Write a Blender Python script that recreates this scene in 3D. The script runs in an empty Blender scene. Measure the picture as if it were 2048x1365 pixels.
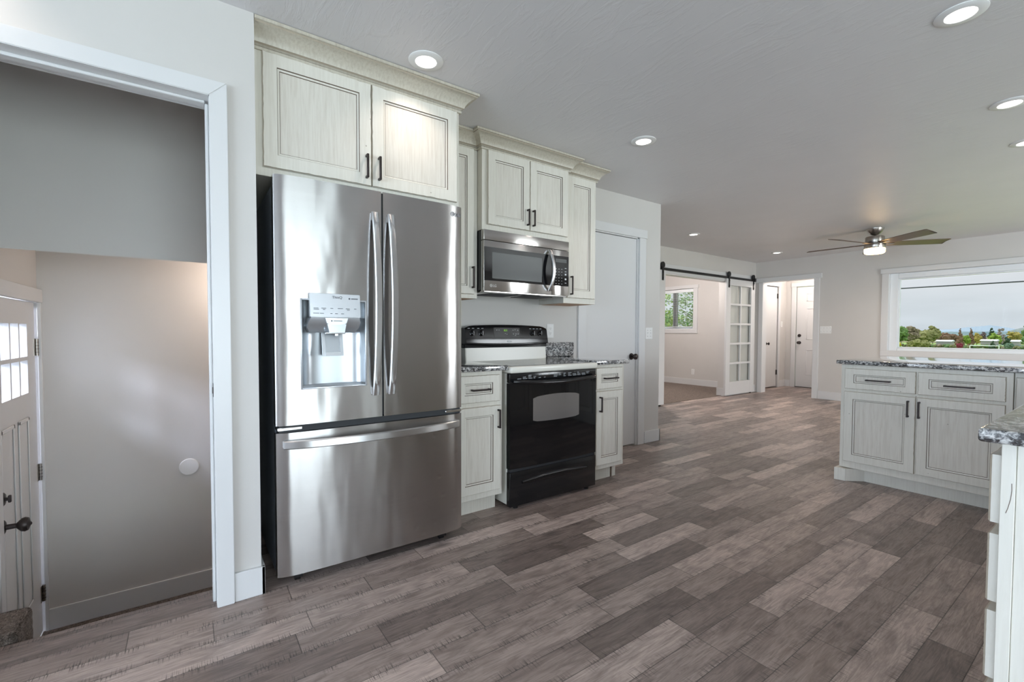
import bpy, bmesh, math, random
from mathutils import Vector, Matrix
random.seed(7)
scene = bpy.context.scene
COL = scene.collection
PI = math.pi

# ---------------------------------------------------------------- camera
cd = bpy.data.cameras.new('camera'); cam = bpy.data.objects.new('camera', cd); COL.objects.link(cam)
PSI, THETA, ROLL = 0.9522, -0.0307, 0.0033
f_ = Vector((-math.sin(PSI)*math.cos(THETA), math.cos(PSI)*math.cos(THETA), math.sin(THETA)))
r_ = Vector((math.cos(PSI), math.sin(PSI), 0)); u_ = r_.cross(f_)
r2 = r_*math.cos(ROLL) + u_*math.sin(ROLL); u2 = r2.cross(f_)
M = Matrix((( r2.x, u2.x, -f_.x, 0), (r2.y, u2.y, -f_.y, 0), (r2.z, u2.z, -f_.z, 1.1248), (0, 0, 0, 1)))
cam.matrix_world = M
cd.sensor_width = 36.0; cd.lens = 16.0; cd.shift_y = 9.325/2048; cd.clip_start = 0.02; cd.clip_end = 3000
scene.camera = cam

# ---------------------------------------------------------------- exposure
vs = scene.view_settings
vs.view_transform = 'Standard'; vs.look = 'None'; vs.exposure = 0.46; vs.gamma = 1.0; vs.use_curve_mapping = False
scene.cycles.use_denoising = True
scene.cycles.max_bounces = 10; scene.cycles.diffuse_bounces = 6; scene.cycles.glossy_bounces = 5
scene.cycles.transparent_max_bounces = 16
scene.cycles.sample_clamp_indirect = 6.0
scene.cycles.caustics_reflective = False; scene.cycles.caustics_refractive = False

# ---------------------------------------------------------------- sky
world = bpy.data.worlds.new('sky'); scene.world = world; world.use_nodes = True
wt = world.node_tree; wt.nodes.clear()
def N(t, kind, **kw):
    n = t.nodes.new(kind)
    for k, v in kw.items():
        if hasattr(n, k): setattr(n, k, v)
    return n
wo = N(wt, 'ShaderNodeOutputWorld'); bg = N(wt, 'ShaderNodeBackground')
tc = N(wt, 'ShaderNodeTexCoord'); sp = N(wt, 'ShaderNodeSeparateXYZ'); wt.links.new(tc.outputs['Generated'], sp.inputs[0])
rp = N(wt, 'ShaderNodeValToRGB'); wt.links.new(sp.outputs['Z'], rp.inputs[0])
cr = rp.color_ramp; cr.elements[0].position = 0.0; cr.elements[0].color = (.60, .65, .71, 1)
cr.elements[1].position = 1.0; cr.elements[1].color = (1.9, 2.15, 2.45, 1)
for p_, c_ in ((.05, (.66, .70, .75, 1)), (.13, (.74, .735, .77, 1)), (.3, (1.3, 1.42, 1.6, 1))):
    e = cr.elements.new(p_); e.color = c_
mp = N(wt, 'ShaderNodeMapping'); mp.inputs['Scale'].default_value = (2.2, 2.2, 14); wt.links.new(tc.outputs['Generated'], mp.inputs[0])
nz = N(wt, 'ShaderNodeTexNoise'); nz.inputs['Scale'].default_value = 1.6; nz.inputs['Detail'].default_value = 5; wt.links.new(mp.outputs[0], nz.inputs[0])
mr = N(wt, 'ShaderNodeMapRange'); mr.inputs[1].default_value = .3; mr.inputs[2].default_value = .7; mr.inputs[3].default_value = .9; mr.inputs[4].default_value = 1.1
wt.links.new(nz.outputs[0], mr.inputs[0])
mx = N(wt, 'ShaderNodeVectorMath', operation='SCALE'); wt.links.new(rp.outputs[0], mx.inputs[0]); wt.links.new(mr.outputs[0], mx.inputs['Scale'])
wt.links.new(mx.outputs[0], bg.inputs[0]); bg.inputs[1].default_value = .78
wt.links.new(bg.outputs[0], wo.inputs[0])

# ---------------------------------------------------------------- daylight through the windows, boosted by added area lamps
def area(name, loc, direction, sx, sy, power, color, shape='RECTANGLE', portal=False, spread=PI):
    l = bpy.data.lights.new(name, 'AREA'); l.shape = shape; l.size = sx
    if shape == 'RECTANGLE': l.size_y = sy
    l.energy = power; l.color = color; l.spread = spread
    if portal: l.cycles.is_portal = True
    o = bpy.data.objects.new(name, l); COL.objects.link(o); o.location = loc
    o.rotation_euler = Vector(direction).to_track_quat('-Z', 'Y').to_euler()
    return o
DAY = (.80, .91, 1.0)
area('patio_daylight', (3.36, .50, 1.05), (-1, 0, 0), 2.3, 1.98, 86, (.80, .90, 1.0))
area('terrace_daylight', (3.36, 6.2, 1.05), (-1, 0, 0), 1.9, 1.95, 140, (.92, .95, 1.0))
area('dining_daylight', (.6, -4.76, 1.25), (0, 1, 0), 3.9, 1.7, 228, (.70, .82, 1.0))
area('picture_portal', (-1.0, 8.90, 1.42), (0, -1, 0), 2.46, 1.02, 1, (1, 1, 1), portal=True)
area('bedroom_portal', (-6.14, 8.90, 1.58), (0, -1, 0), .96, .8, 1, (1, 1, 1), portal=True)
area('entry_portal', (-3.49, -.80, .96), (0, 1, 0), .5, .42, 1, (1, 1, 1), portal=True)
area('picture_boost_light', (-1.0, 9.6, 2.75), (0, -.75, -.66), 2.6, .9, 150, (.70, .86, 1))  # unseen lamp added above the picture window to boost its daylight
area('entry_boost_light', (-3.6, -2.5, 2.5), (0, .8, -.6), 2.2, 1.3, 1350, (.70, .76, 1))  # unseen lamp added beyond the porch to strengthen light through the lites
area('bedroom_boost_light', (-6.14, 9.5, 2.4), (0, -.75, -.66), 1.0, .6, 8, (.8, .92, 1))  # unseen lamp added outside the bedroom window as extra daylight

sun = bpy.data.lights.new('afternoon_sun', 'SUN'); sun.energy = 1.3; sun.angle = .06; sun.color = (1, .95, .88)
so = bpy.data.objects.new('afternoon_sun', sun); COL.objects.link(so); so.rotation_euler = Vector((.72, .12, -.68)).to_track_quat('-Z', 'Y').to_euler()

# ---------------------------------------------------------------- materials
def new_mat(name):
    m = bpy.data.materials.new(name); m.use_nodes = True
    t = m.node_tree; b = t.nodes['Principled BSDF']
    return m, t, b
def simple(name, col, rough=.5, metal=0., spec=.5, coat=0., emit=None, es=0., aniso=0.):
    m, t, b = new_mat(name)
    b.inputs['Base Color'].default_value = (*col, 1); b.inputs['Roughness'].default_value = rough
    b.inputs['Metallic'].default_value = metal; b.inputs['Specular IOR Level'].default_value = spec
    b.inputs['Coat Weight'].default_value = coat
    if emit: b.inputs['Emission Color'].default_value = (*emit, 1); b.inputs['Emission Strength'].default_value = es
    return m
def L(t, a, b): t.links.new(a, b)
def coords(t, scale=(1, 1, 1), out='Object'):
    c = N(t, 'ShaderNodeTexCoord'); mp = N(t, 'ShaderNodeMapping'); mp.inputs['Scale'].default_value = scale
    L(t, c.outputs[out], mp.inputs[0]); return mp.outputs[0]
def noise(t, vec, scale, detail=3, rough=.5, dist=0.):
    n = N(t, 'ShaderNodeTexNoise'); n.inputs['Scale'].default_value = scale; n.inputs['Detail'].default_value = detail
    n.inputs['Roughness'].default_value = rough; n.inputs['Distortion'].default_value = dist
    L(t, vec, n.inputs['Vector']); return n.outputs[0]
def maprange(t, v, a, b, c=0., d=1.):
    n = N(t, 'ShaderNodeMapRange'); n.inputs[1].default_value = a; n.inputs[2].default_value = b; n.inputs[3].default_value = c; n.inputs[4].default_value = d
    L(t, v, n.inputs[0]); return n.outputs[0]
def ramp(t, v, stops):
    n = N(t, 'ShaderNodeValToRGB'); cr = n.color_ramp
    cr.elements[0].position = stops[0][0]; cr.elements[0].color = (*stops[0][1], 1)
    cr.elements[1].position = stops[-1][0]; cr.elements[1].color = (*stops[-1][1], 1)
    for p, c in stops[1:-1]:
        e = cr.elements.new(p); e.color = (*c, 1)
    L(t, v, n.inputs[0]); return n.outputs[0]
def mixc(t, fac, a, b, mode='MIX'):
    n = N(t, 'ShaderNodeMix', data_type='RGBA', blend_type=mode)
    for i, v in ((0, fac), (6, a), (7, b)):
        if isinstance(v, (int, float)): n.inputs[i].default_value = v
        elif isinstance(v, tuple): n.inputs[i].default_value = (*v, 1)
        else: L(t, v, n.inputs[i])
    return n.outputs[2]
def mth(t, op, a, b=None, c=None):
    n = N(t, 'ShaderNodeMath', operation=op)
    for i, v in enumerate((a, b, c)):
        if v is None: continue
        if isinstance(v, (int, float)): n.inputs[i].default_value = v
        else: L(t, v, n.inputs[i])
    return n.outputs[0]
def bump(t, b, h, strength=.2, dist=.01):
    n = N(t, 'ShaderNodeBump'); n.inputs['Strength'].default_value = strength; n.inputs['Distance'].default_value = dist
    L(t, h, n.inputs['Height']); L(t, n.outputs[0], b.inputs['Normal'])

def paint(name, col, rough=.55, bs=.06, trowel=False):
    m, t, b = new_mat(name)
    v = coords(t)
    n = noise(t, v, 3.0, 3)
    L(t, mixc(t, maprange(t, n, .3, .7, 0, 1), tuple(c*.97 for c in col), col), b.inputs['Base Color'])
    b.inputs['Roughness'].default_value = rough
    if trowel:
        v2 = coords(t, (1.0, 3.0, 1)); n2 = noise(t, v2, 2.6, 7, .62, 1.2)
        v3 = coords(t, (1.2, 7, 1)); n3 = noise(t, v3, 5, 4, .6, .6)
        h = mth(t, 'ADD', maprange(t, n2, .52, .60), mth(t, 'MULTIPLY', maprange(t, n3, .55, .62), .5))
        bump(t, b, h, bs, .004)
    else:
        bump(t, b, noise(t, v, 90, 3), bs, .004)
    return m
M_WALL = paint('greige_wall_paint', (.62, .60, .575), .5, .05)
M_CEIL = paint('ceiling_paint', (.70, .69, .70), .42, .24, True)
M_TRIM = simple('white_trim_paint', (.68, .68, .68), .32)
M_DOOR = simple('white_door_paint', (.67, .67, .67), .35)

def cabinet_mat(name, base, dark, streak=.55):
    m, t, b = new_mat(name)
    v = coords(t, (28, 28, 1.6)); n = noise(t, v, 3.2, 5, .65, .4)
    v0 = coords(t); n0 = noise(t, v0, 4, 3)
    c = mixc(t, maprange(t, n, .42, .72, 0, streak), base, dark)
    c = mixc(t, maprange(t, n0, .5, .78, 0, .35), c, tuple(x*.86 for x in base))
    vo = N(t, 'ShaderNodeTexVoronoi'); vo.inputs['Scale'].default_value = 13; L(t, v0, vo.inputs['Vector'])
    dist = maprange(t, vo.outputs['Distance'], .035, .06, 1, 0)
    sc = N(t, 'ShaderNodeSeparateColor'); L(t, vo.outputs['Color'], sc.inputs[0])
    spot = mth(t, 'MULTIPLY', dist, mth(t, 'GREATER_THAN', sc.outputs[0], .55))
    c = mixc(t, mth(t, 'MULTIPLY', spot, .62), c, (.20, .16, .12))
    L(t, c, b.inputs['Base Color']); b.inputs['Roughness'].default_value = .36
    bump(t, b, n, .06, .003)
    return m
M_CAB = cabinet_mat('antique_white_cabinet', (.725, .70, .63), (.54, .495, .42), .38)
M_CABP = cabinet_mat('antique_white_panel', (.70, .668, .60), (.49, .435, .365), .5)
M_CROWN = cabinet_mat('shaded_crown_wood', (.54, .505, .425), (.36, .31, .24), .6)  # cabinet colour darkened: shade of the downward-facing crown put into the paint
M_EDGE = simple('tan_glaze_edge', (.40, .345, .27), .4)
M_GLAZE = simple('dark_brown_glaze', (.125, .088, .062), .45)
M_PULL = simple('oil_rubbed_bronze', (.045, .036, .034), .38, .6)
M_BLACKIRON = simple('black_iron', (.022, .022, .023), .45, .4)
M_NICKEL = simple('satin_nickel', (.42, .39, .36), .3, 1.0)

def granite():
    m, t, b = new_mat('speckled_granite')
    v = coords(t); v2 = coords(t, (1, 1.0, 1.6))
    n1 = noise(t, v2, 46, 4, .6, 1.2); n2 = noise(t, v, 120, 3, .6, .6); n3 = noise(t, v, 20, 3)
    a = mth(t, 'ADD', mth(t, 'MULTIPLY', n1, .62), mth(t, 'ADD', mth(t, 'MULTIPLY', n2, .28), mth(t, 'MULTIPLY', n3, .12)))
    c = ramp(t, a, [(.0, (.012, .014, .018)), (.455, (.02, .022, .027)), (.50, (.13, .135, .14)), (.54, (.40, .40, .40)), (.60, (.66, .655, .64)), (1, (.78, .77, .75))])
    L(t, c, b.inputs['Base Color']); b.inputs['Roughness'].default_value = .06
    b.inputs['Specular IOR Level'].default_value = .8; b.inputs['Coat Weight'].default_value = 1; b.inputs['Coat Roughness'].default_value = .03; b.inputs['Coat IOR'].default_value = 1.8
    return m
M_GRAN = granite()

def steel(name, col=(.50, .485, .475), rough=.23, dents=False, wave=True):
    m, t, b = new_mat(name)
    b.inputs['Metallic'].default_value = 1; b.inputs['Roughness'].default_value = rough
    b.inputs['Anisotropic'].default_value = .92; b.inputs['Anisotropic Rotation'].default_value = .25
    tg = N(t, 'ShaderNodeTangent', direction_type='RADIAL', axis='Z'); L(t, tg.outputs[0], b.inputs['Tangent'])
    v = coords(t, (1, 1.5, 260)); n = noise(t, v, 4, 3)
    L(t, mixc(t, maprange(t, n, .3, .7), tuple(x*.93 for x in col), col), b.inputs['Base Color'])
    L(t, maprange(t, n, .3, .7, rough*.95, rough*1.05), b.inputs['Roughness'])
    if wave:
        vw = coords(t, (1, 3.0, .9)); w = noise(t, vw, 2.2, 2, .4)
        h = w
        if dents:
            vo = N(t, 'ShaderNodeTexVoronoi', voronoi_dimensions='2D'); vo.inputs['Scale'].default_value = 9
            sq = N(t, 'ShaderNodeSeparateXYZ'); L(t, coords(t), sq.inputs[0]); cq = N(t, 'ShaderNodeCombineXYZ'); L(t, sq.outputs['Y'], cq.inputs[0]); L(t, sq.outputs['Z'], cq.inputs[1]); L(t, cq.outputs[0], vo.inputs['Vector'])
            sc = N(t, 'ShaderNodeSeparateColor'); L(t, vo.outputs['Color'], sc.inputs[0])
            d = mth(t, 'MULTIPLY', maprange(t, vo.outputs['Distance'], .0, .13, 1, 0), mth(t, 'GREATER_THAN', sc.outputs[0], .5))
            xyz = N(t, 'ShaderNodeSeparateXYZ'); L(t, coords(t), xyz.inputs[0])
            d = mth(t, 'MULTIPLY', d, maprange(t, xyz.outputs['Y'], .10, .22))
            h = mth(t, 'SUBTRACT', w, mth(t, 'MULTIPLY', d, .16))
        bump(t, b, h, .38, .012)
    return m
M_STEEL = steel('brushed_stainless', dents=False)
M_STEELD = steel('dented_brushed_stainless', dents=True)
M_STEELP = steel('handle_stainless', (.62, .62, .62), .3, wave=False)
M_STEELM = steel('microwave_stainless', (.55, .53, .51), .2, wave=False)
M_DISP = simple('silver_dispenser_plastic', (.52, .55, .58), .28, .75)
M_DISPL = simple('light_silver_panel', (.70, .73, .76), .25, .6)
M_FRIDGESIDE = simple('charcoal_fridge_side', (.15, .17, .20), .40, .2)
M_DARKGAP = simple('black_gasket', (.02, .022, .025), .6)
M_VENT = simple('grey_vent_slot', (.30, .32, .34), .3, .5)
M_BLACKGLASS = simple('black_glass', (.006, .006, .007), .05, 0, .5)
M_OVENWIN = simple('oven_window_glass', (.24, .22, .21), .05, .4, .8)
M_MWWIN = simple('microwave_window_mesh', (.10, .105, .105), .14, .2, .5)
M_BLACKENAMEL = simple('black_enamel', (.008, .008, .009), .14)
M_ALMOND = simple('almond_enamel', (.74, .725, .655), .22)
M_COOKGLASS = simple('grey_cooktop_glass', (.10, .105, .105), .06)
M_CHROME = simple('chrome', (.72, .72, .72), .12, 1)
M_INK = simple('dark_print', (.06, .065, .08), .5)
M_INKL = simple('light_print', (.62, .64, .66), .5)
M_GREEN = simple('green_digits', (.1, .25, .02), .5, emit=(.35, .8, .08), es=.5)
M_PLATE = simple('white_plastic', (.80, .80, .79), .35)
M_SLOT = simple('dark_slot', (.08, .08, .08), .6)
M_VINYL = simple('white_vinyl', (.80, .83, .86), .35)
M_BRONZEFRAME = simple('grey_aluminium', (.30, .31, .31), .45, .5)
M_BLIND = simple('white_blind', (.85, .88, .90), .5)
M_TAN = simple('cabinet_underside_wood', (.50, .27, .13), .5)
M_LENS = simple('led_lens', (.9, .9, .9), .5, emit=(1, .93, .86), es=3.5)
M_FANLENS = simple('warm_fan_lens', (.9, .8, .6), .5, emit=(1, .62, .25), es=9)
M_BLADE = simple('walnut_blade', (.13, .085, .06), .38)

def glass_mat():
    m = bpy.data.materials.new('window_glass'); m.use_nodes = True; t = m.node_tree; t.nodes.clear()
    o = N(t, 'ShaderNodeOutputMaterial'); mix = N(t, 'ShaderNodeMixShader'); tr = N(t, 'ShaderNodeBsdfTransparent'); gl = N(t, 'ShaderNodeBsdfGlossy')
    gl.inputs['Roughness'].default_value = .0; tr.inputs[0].default_value = (.97, .985, .98, 1)
    ge = N(t, 'ShaderNodeNewGeometry'); dt = N(t, 'ShaderNodeVectorMath', operation='DOT_PRODUCT'); L(t, ge.outputs['Normal'], dt.inputs[0]); L(t, ge.outputs['Incoming'], dt.inputs[1])
    fz = mth(t, 'ADD', .006, mth(t, 'MULTIPLY', mth(t, 'POWER', mth(t, 'SUBTRACT', 1.0, mth(t, 'ABSOLUTE', dt.outputs['Value'])), 5.0), .95))
    L(t, fz, mix.inputs[0]); L(t, tr.outputs[0], mix.inputs[1]); L(t, gl.outputs[0], mix.inputs[2]); L(t, mix.outputs[0], o.inputs[0])
    return m
M_GLASS = glass_mat()

def floor_mat():
    m, t, b = new_mat('hand_scraped_oak_planks')
    c = N(t, 'ShaderNodeTexCoord'); s = N(t, 'ShaderNodeSeparateXYZ'); L(t, c.outputs['Object'], s.inputs[0])
    W = .124
    rx = mth(t, 'DIVIDE', mth(t, 'ADD', s.outputs['X'], 2.06+W*40), W)
    row = mth(t, 'FLOOR', rx); fx = mth(t, 'FRACT', rx)
    rnd = N(t, 'ShaderNodeTexWhiteNoise', noise_dimensions='1D'); L(t, row, rnd.inputs['W'])
    yy = mth(t, 'ADD', mth(t, 'MULTIPLY', s.outputs['Y'], 1.55), mth(t, 'MULTIPLY', row, 61.37))
    vo = N(t, 'ShaderNodeTexVoronoi', voronoi_dimensions='1D', feature='F1'); vo.inputs['Scale'].default_value = 1.0; L(t, yy, vo.inputs['W'])
    ve = N(t, 'ShaderNodeTexVoronoi', voronoi_dimensions='1D', feature='DISTANCE_TO_EDGE'); ve.inputs['Scale'].default_value = 1.0; L(t, yy, ve.inputs['W'])
    sc = N(t, 'ShaderNodeSeparateColor'); L(t, vo.outputs['Color'], sc.inputs[0])
    pid = mth(t, 'MULTIPLY', sc.outputs[0], 83.0)
    # grain coordinates, shifted per plank
    gv = N(t, 'ShaderNodeCombineXYZ')
    L(t, mth(t, 'ADD', mth(t, 'MULTIPLY', s.outputs['X'], 1.0), pid), gv.inputs[0])
    L(t, mth(t, 'ADD', s.outputs['Y'], mth(t, 'MULTIPLY', sc.outputs[1], 40)), gv.inputs[1]); L(t, pid, gv.inputs[2])
    def gm(scale):
        q = N(t, 'ShaderNodeMapping'); q.inputs['Scale'].default_value = scale; L(t, gv.outputs[0], q.inputs[0]); return q.outputs[0]
    g1 = noise(t, gm((34, 2.2, 1)), 3.0, 6, .68, 1.3)
    g2 = noise(t, gm((7, 1.6, 1)), 2.0, 4, .6, 1.6)
    wv = N(t, 'ShaderNodeTexWave', wave_type='RINGS', rings_direction='X'); wv.inputs['Scale'].default_value = 9; wv.inputs['Distortion'].default_value = 6; wv.inputs['Detail'].default_value = 3
    L(t, gm((1.6, .32, 1)), wv.inputs[0])
    tone = ramp(t, sc.outputs[2], [(0, (.19, .148, .129)), (.25, (.262, .206, .181)), (.5, (.335, .266, .235)), (.75, (.42, .336, .298)), (1, (.56, .452, .40))])
    dark = mixc(t, 1.0, tone, (.42, .40, .40), 'MULTIPLY')
    col = mixc(t, maprange(t, g1, .40, .70, 0, .95), tone, dark)
    col = mixc(t, maprange(t, g2, .46, .70, 0, .85), col, dark)
    col = mixc(t, mth(t, 'MULTIPLY', wv.outputs[1], .16), col, mixc(t, 1.0, tone, (1.45, 1.42, 1.4), 'MULTIPLY'))
    # saw marks: short dark ticks across the board, mostly near the long edges
    edge = mth(t, 'MINIMUM', fx, mth(t, 'SUBTRACT', 1.0, fx))
    tick = noise(t, gm((5, 105, 1)), 2.4, 3, .6)
    wob = noise(t, gm((3, 5, 1)), 2.0, 2)
    near = maprange(t, edge, .0, .30, 1, 0)
    tk = mth(t, 'MULTIPLY', maprange(t, tick, .52, .60), mth(t, 'MULTIPLY', near, maprange(t, wob, .40, .52)))
    col = mixc(t, mth(t, 'MULTIPLY', tk, .9), col, (.05, .04, .036))
    # dark knots
    kv = N(t, 'ShaderNodeTexVoronoi'); kv.inputs['Scale'].default_value = 2.1; L(t, gm((2.4, 1, 1)), kv.inputs[0])
    col = mixc(t, mth(t, 'MULTIPLY', maprange(t, kv.outputs['Distance'], .03, .17, 1, 0), .6), col, (.06, .052, .05))
    seamx = maprange(t, edge, .005, .015, 1, 0); seamy = maprange(t, ve.outputs['Distance'], .0015, .0035, 1, 0)
    seam = mth(t, 'MAXIMUM', seamx, seamy)
    col = mixc(t, mth(t, 'MULTIPLY', seam, .7), col, (.03, .024, .02))
    L(t, col, b.inputs['Base Color'])
    L(t, maprange(t, g1, .3, .7, .27, .42), b.inputs['Roughness'])
    b.inputs['Specular IOR Level'].default_value = .38
    h = mth(t, 'SUBTRACT', mth(t, 'ADD', mth(t, 'MULTIPLY', g1, .22), mth(t, 'MULTIPLY', wob, .5)), mth(t, 'ADD', mth(t, 'MULTIPLY', seam, .9), mth(t, 'MULTIPLY', tk, .35)))
    bump(t, b, h, .32, .0035)
    return m
M_FLOOR = floor_mat()

def carpet():
    m, t, b = new_mat('brown_frieze_carpet')
    v = coords(t); n = noise(t, v, 170, 3, .7); n2 = noise(t, v, 55, 2)
    L(t, ramp(t, mth(t, 'ADD', mth(t, 'MULTIPLY', n, .7), mth(t, 'MULTIPLY', n2, .3)), [(.3, (.07, .055, .046)), (.5, (.23, .187, .16)), (.7, (.46, .39, .34))]), b.inputs['Base Color'])
    b.inputs['Roughness'].default_value = .95; b.inputs['Specular IOR Level'].default_value = .1
    bump(t, b, n, 1.0, .015)
    return m
M_CARPET = carpet()
def leafmat(name, c1, c2, sc=1.3):
    m, t, b = new_mat(name); n = noise(t, coords(t), sc, 4, .7)
    L(t, mixc(t, maprange(t, n, .35, .65), c1, c2), b.inputs['Base Color']); b.inputs['Roughness'].default_value = .8
    b.inputs['Specular IOR Level'].default_value = .15
    return m
M_GRASS = leafmat('sports_field_grass', (.16, .27, .05), (.27, .36, .09), .05)
M_BARK = simple('grey_brown_bark', (.14, .11, .09), .9)

# ---------------------------------------------------------------- mesh builder
class MB:
    def __init__(self): self.bm = bmesh.new(); self.mats = []
    def mi(self, m):
        if m not in self.mats: self.mats.append(m)
        return self.mats.index(m)
    def _set(self, faces, m):
        i = self.mi(m)
        for f in faces: f.material_index = i
    def box(self, x0, x1, y0, y1, z0, z1, m, bev=0., seg=2):
        if x0 > x1: x0, x1 = x1, x0
        if y0 > y1: y0, y1 = y1, y0
        if z0 > z1: z0, z1 = z1, z0
        v = [self.bm.verts.new(p) for p in ((x0,y0,z0),(x1,y0,z0),(x1,y1,z0),(x0,y1,z0),(x0,y0,z1),(x1,y0,z1),(x1,y1,z1),(x0,y1,z1))]
        fs = [self.bm.faces.new([v[i] for i in q]) for q in ((0,3,2,1),(4,5,6,7),(0,1,5,4),(1,2,6,5),(2,3,7,6),(3,0,4,7))]
        self._set(fs, m)
        if bev > 0:
            es = list({e for f in fs for e in f.edges})
            bmesh.ops.bevel(self.bm, geom=es, offset=bev, segments=seg, affect='EDGES', profile=.5, material=-1)
        return self
    def face(self, pts, m):
        f = self.bm.faces.new([self.bm.verts.new(p) for p in pts]); self._set([f], m); return self
    def grid(self, rows, m, closed=False):
        vs = [[self.bm.verts.new(p) for p in r] for r in rows]; fs = []
        n = len(vs[0])
        for a, b in zip(vs, vs[1:]):
            for i in range(n if closed else n-1):
                j = (i+1) % n
                fs.append(self.bm.faces.new((a[i], a[j], b[j], b[i])))
        self._set(fs, m); return vs
    def cap(self, ring, m):
        f = self.bm.faces.new(ring); self._set([f], m)
    def prism(self, poly, axis, a0, a1, m):
        def P(p, a):
            return {'x': (a, p[0], p[1]), 'y': (p[0], a, p[1]), 'z': (p[0], p[1], a)}[axis]
        r = self.grid([[P(p, a0) for p in poly], [P(p, a1) for p in poly]], m, True)
        self.cap(list(reversed(r[0])), m); self.cap(r[1], m); return self
    def lathe(self, o, d, prof, m, seg=24, cap0=True, cap1=True):
        d = Vector(d).normalized(); a = d.orthogonal().normalized(); b = d.cross(a); o = Vector(o)
        rows = [[o + d*h + (a*math.cos(2*PI*i/seg) + b*math.sin(2*PI*i/seg))*max(r, 1e-5) for i in range(seg)] for r, h in prof]
        r = self.grid(rows, m, True)
        if cap0: self.cap(list(reversed(r[0])), m)
        if cap1: self.cap(r[-1], m)
        return self
    def cyl(self, p0, p1, r, m, seg=16, r1=None):
        p0 = Vector(p0); p1 = Vector(p1); h = (p1-p0).length
        return self.lathe(p0, p1-p0, [(r, 0), (r if r1 is None else r1, h)], m, seg)
    def tube(self, pts, r, m, seg=8):
        pts = [Vector(p) for p in pts]; rows = []
        up = Vector((0, 0, 1))
        for i, p in enumerate(pts):
            tdir = (pts[min(i+1, len(pts)-1)] - pts[max(i-1, 0)]).normalized()
            a = tdir.cross(up)
            if a.length < 1e-3: a = tdir.cross(Vector((1, 0, 0)))
            a.normalize(); b = a.cross(tdir)
            rr = r[i] if isinstance(r, (list, tuple)) else r
            rows.append([p + (a*math.cos(2*PI*k/seg) + b*math.sin(2*PI*k/seg))*rr for k in range(seg)])
        q = self.grid(rows, m, True); self.cap(list(reversed(q[0])), m); self.cap(q[-1], m); return self
    def bar(self, pts, wdir, w, t, m, bev=.25):
        """a flat rounded bar swept along pts; wdir is the width direction, t the thickness"""
        pts = [Vector(p) for p in pts]; wd = Vector(wdir).normalized(); rows = []
        k = min(w, t)*bev
        for i, p in enumerate(pts):
            tdir = (pts[min(i+1, len(pts)-1)] - pts[max(i-1, 0)]).normalized()
            n = tdir.cross(wd).normalized()
            ring = []
            for sx, sy, ex, ey in ((-1,-1,1,0),(1,-1,-1,0),(1,-1,0,1),(1,1,0,-1),(1,1,-1,0),(-1,1,1,0),(-1,1,0,-1),(-1,-1,0,1)):
                ring.append(p + wd*(sx*w/2 + ex*k) + n*(sy*t/2 + ey*k))
            rows.append(ring)
        q = self.grid(rows, m, True); self.cap(list(reversed(q[0])), m); self.cap(q[-1], m); return self
    def build(self, name, parent=None, loc=None, smooth=38, kind=None, label=None, cat=None, group=None):
        bmesh.ops.recalc_face_normals(self.bm, faces=self.bm.faces)
        off = Vector(loc) if loc is not None else (wloc(parent) if parent else Vector((0, 0, 0)))
        for v in self.bm.verts: v.co -= off
        me = bpy.data.meshes.new(name); self.bm.to_mesh(me); self.bm.free()
        for m in self.mats: me.materials.append(m)
        if smooth:
            me.polygons.foreach_set('use_smooth', [True]*len(me.polygons)); me.set_sharp_from_angle(angle=math.radians(smooth))
        o = bpy.data.objects.new(name, me); COL.objects.link(o)
        if parent: o.parent = parent
        elif loc is not None: o.location = off
        tag(o, label, cat, group, kind)
        return o
def wloc(o):
    v = Vector((0, 0, 0))
    while o is not None: v += o.location; o = o.parent
    return v
def tag(o, label=None, cat=None, group=None, kind=None):
    if label: o['label'] = label
    if cat: o['category'] = cat
    if group: o['group'] = group
    if kind: o['kind'] = kind
    return o
def thing(name, label, cat, loc, group=None, kind=None):
    o = bpy.data.objects.new(name, None); COL.objects.link(o); o.location = loc; o.empty_display_size = .1
    return tag(o, label, cat, group, kind)
def S(name, mb, label, cat, smooth=None):
    return mb.build(name, None, None, smooth, 'structure', label, cat)
def text_part(name, s, size, origin, right, up, m, parent, depth=.0006, align='LEFT'):
    cu = bpy.data.curves.new(name, 'FONT'); cu.body = s; cu.size = size; cu.extrude = depth; cu.align_x = align
    tmp = bpy.data.objects.new(name + '_curve', cu); COL.objects.link(tmp)
    dg = bpy.context.evaluated_depsgraph_get(); dg.update()
    me = bpy.data.meshes.new_from_object(tmp.evaluated_get(dg))
    bpy.data.objects.remove(tmp); bpy.data.curves.remove(cu)
    r = Vector(right); u = Vector(up); n = r.cross(u); off = Vector(origin) - wloc(parent)
    for v in me.vertices: v.co = off + r*v.co.x + u*v.co.y + n*v.co.z
    me.materials.clear(); me.materials.append(m)
    o = bpy.data.objects.new(name, me); COL.objects.link(o); o.parent = parent
    return o

ZC = 2.435
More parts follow.
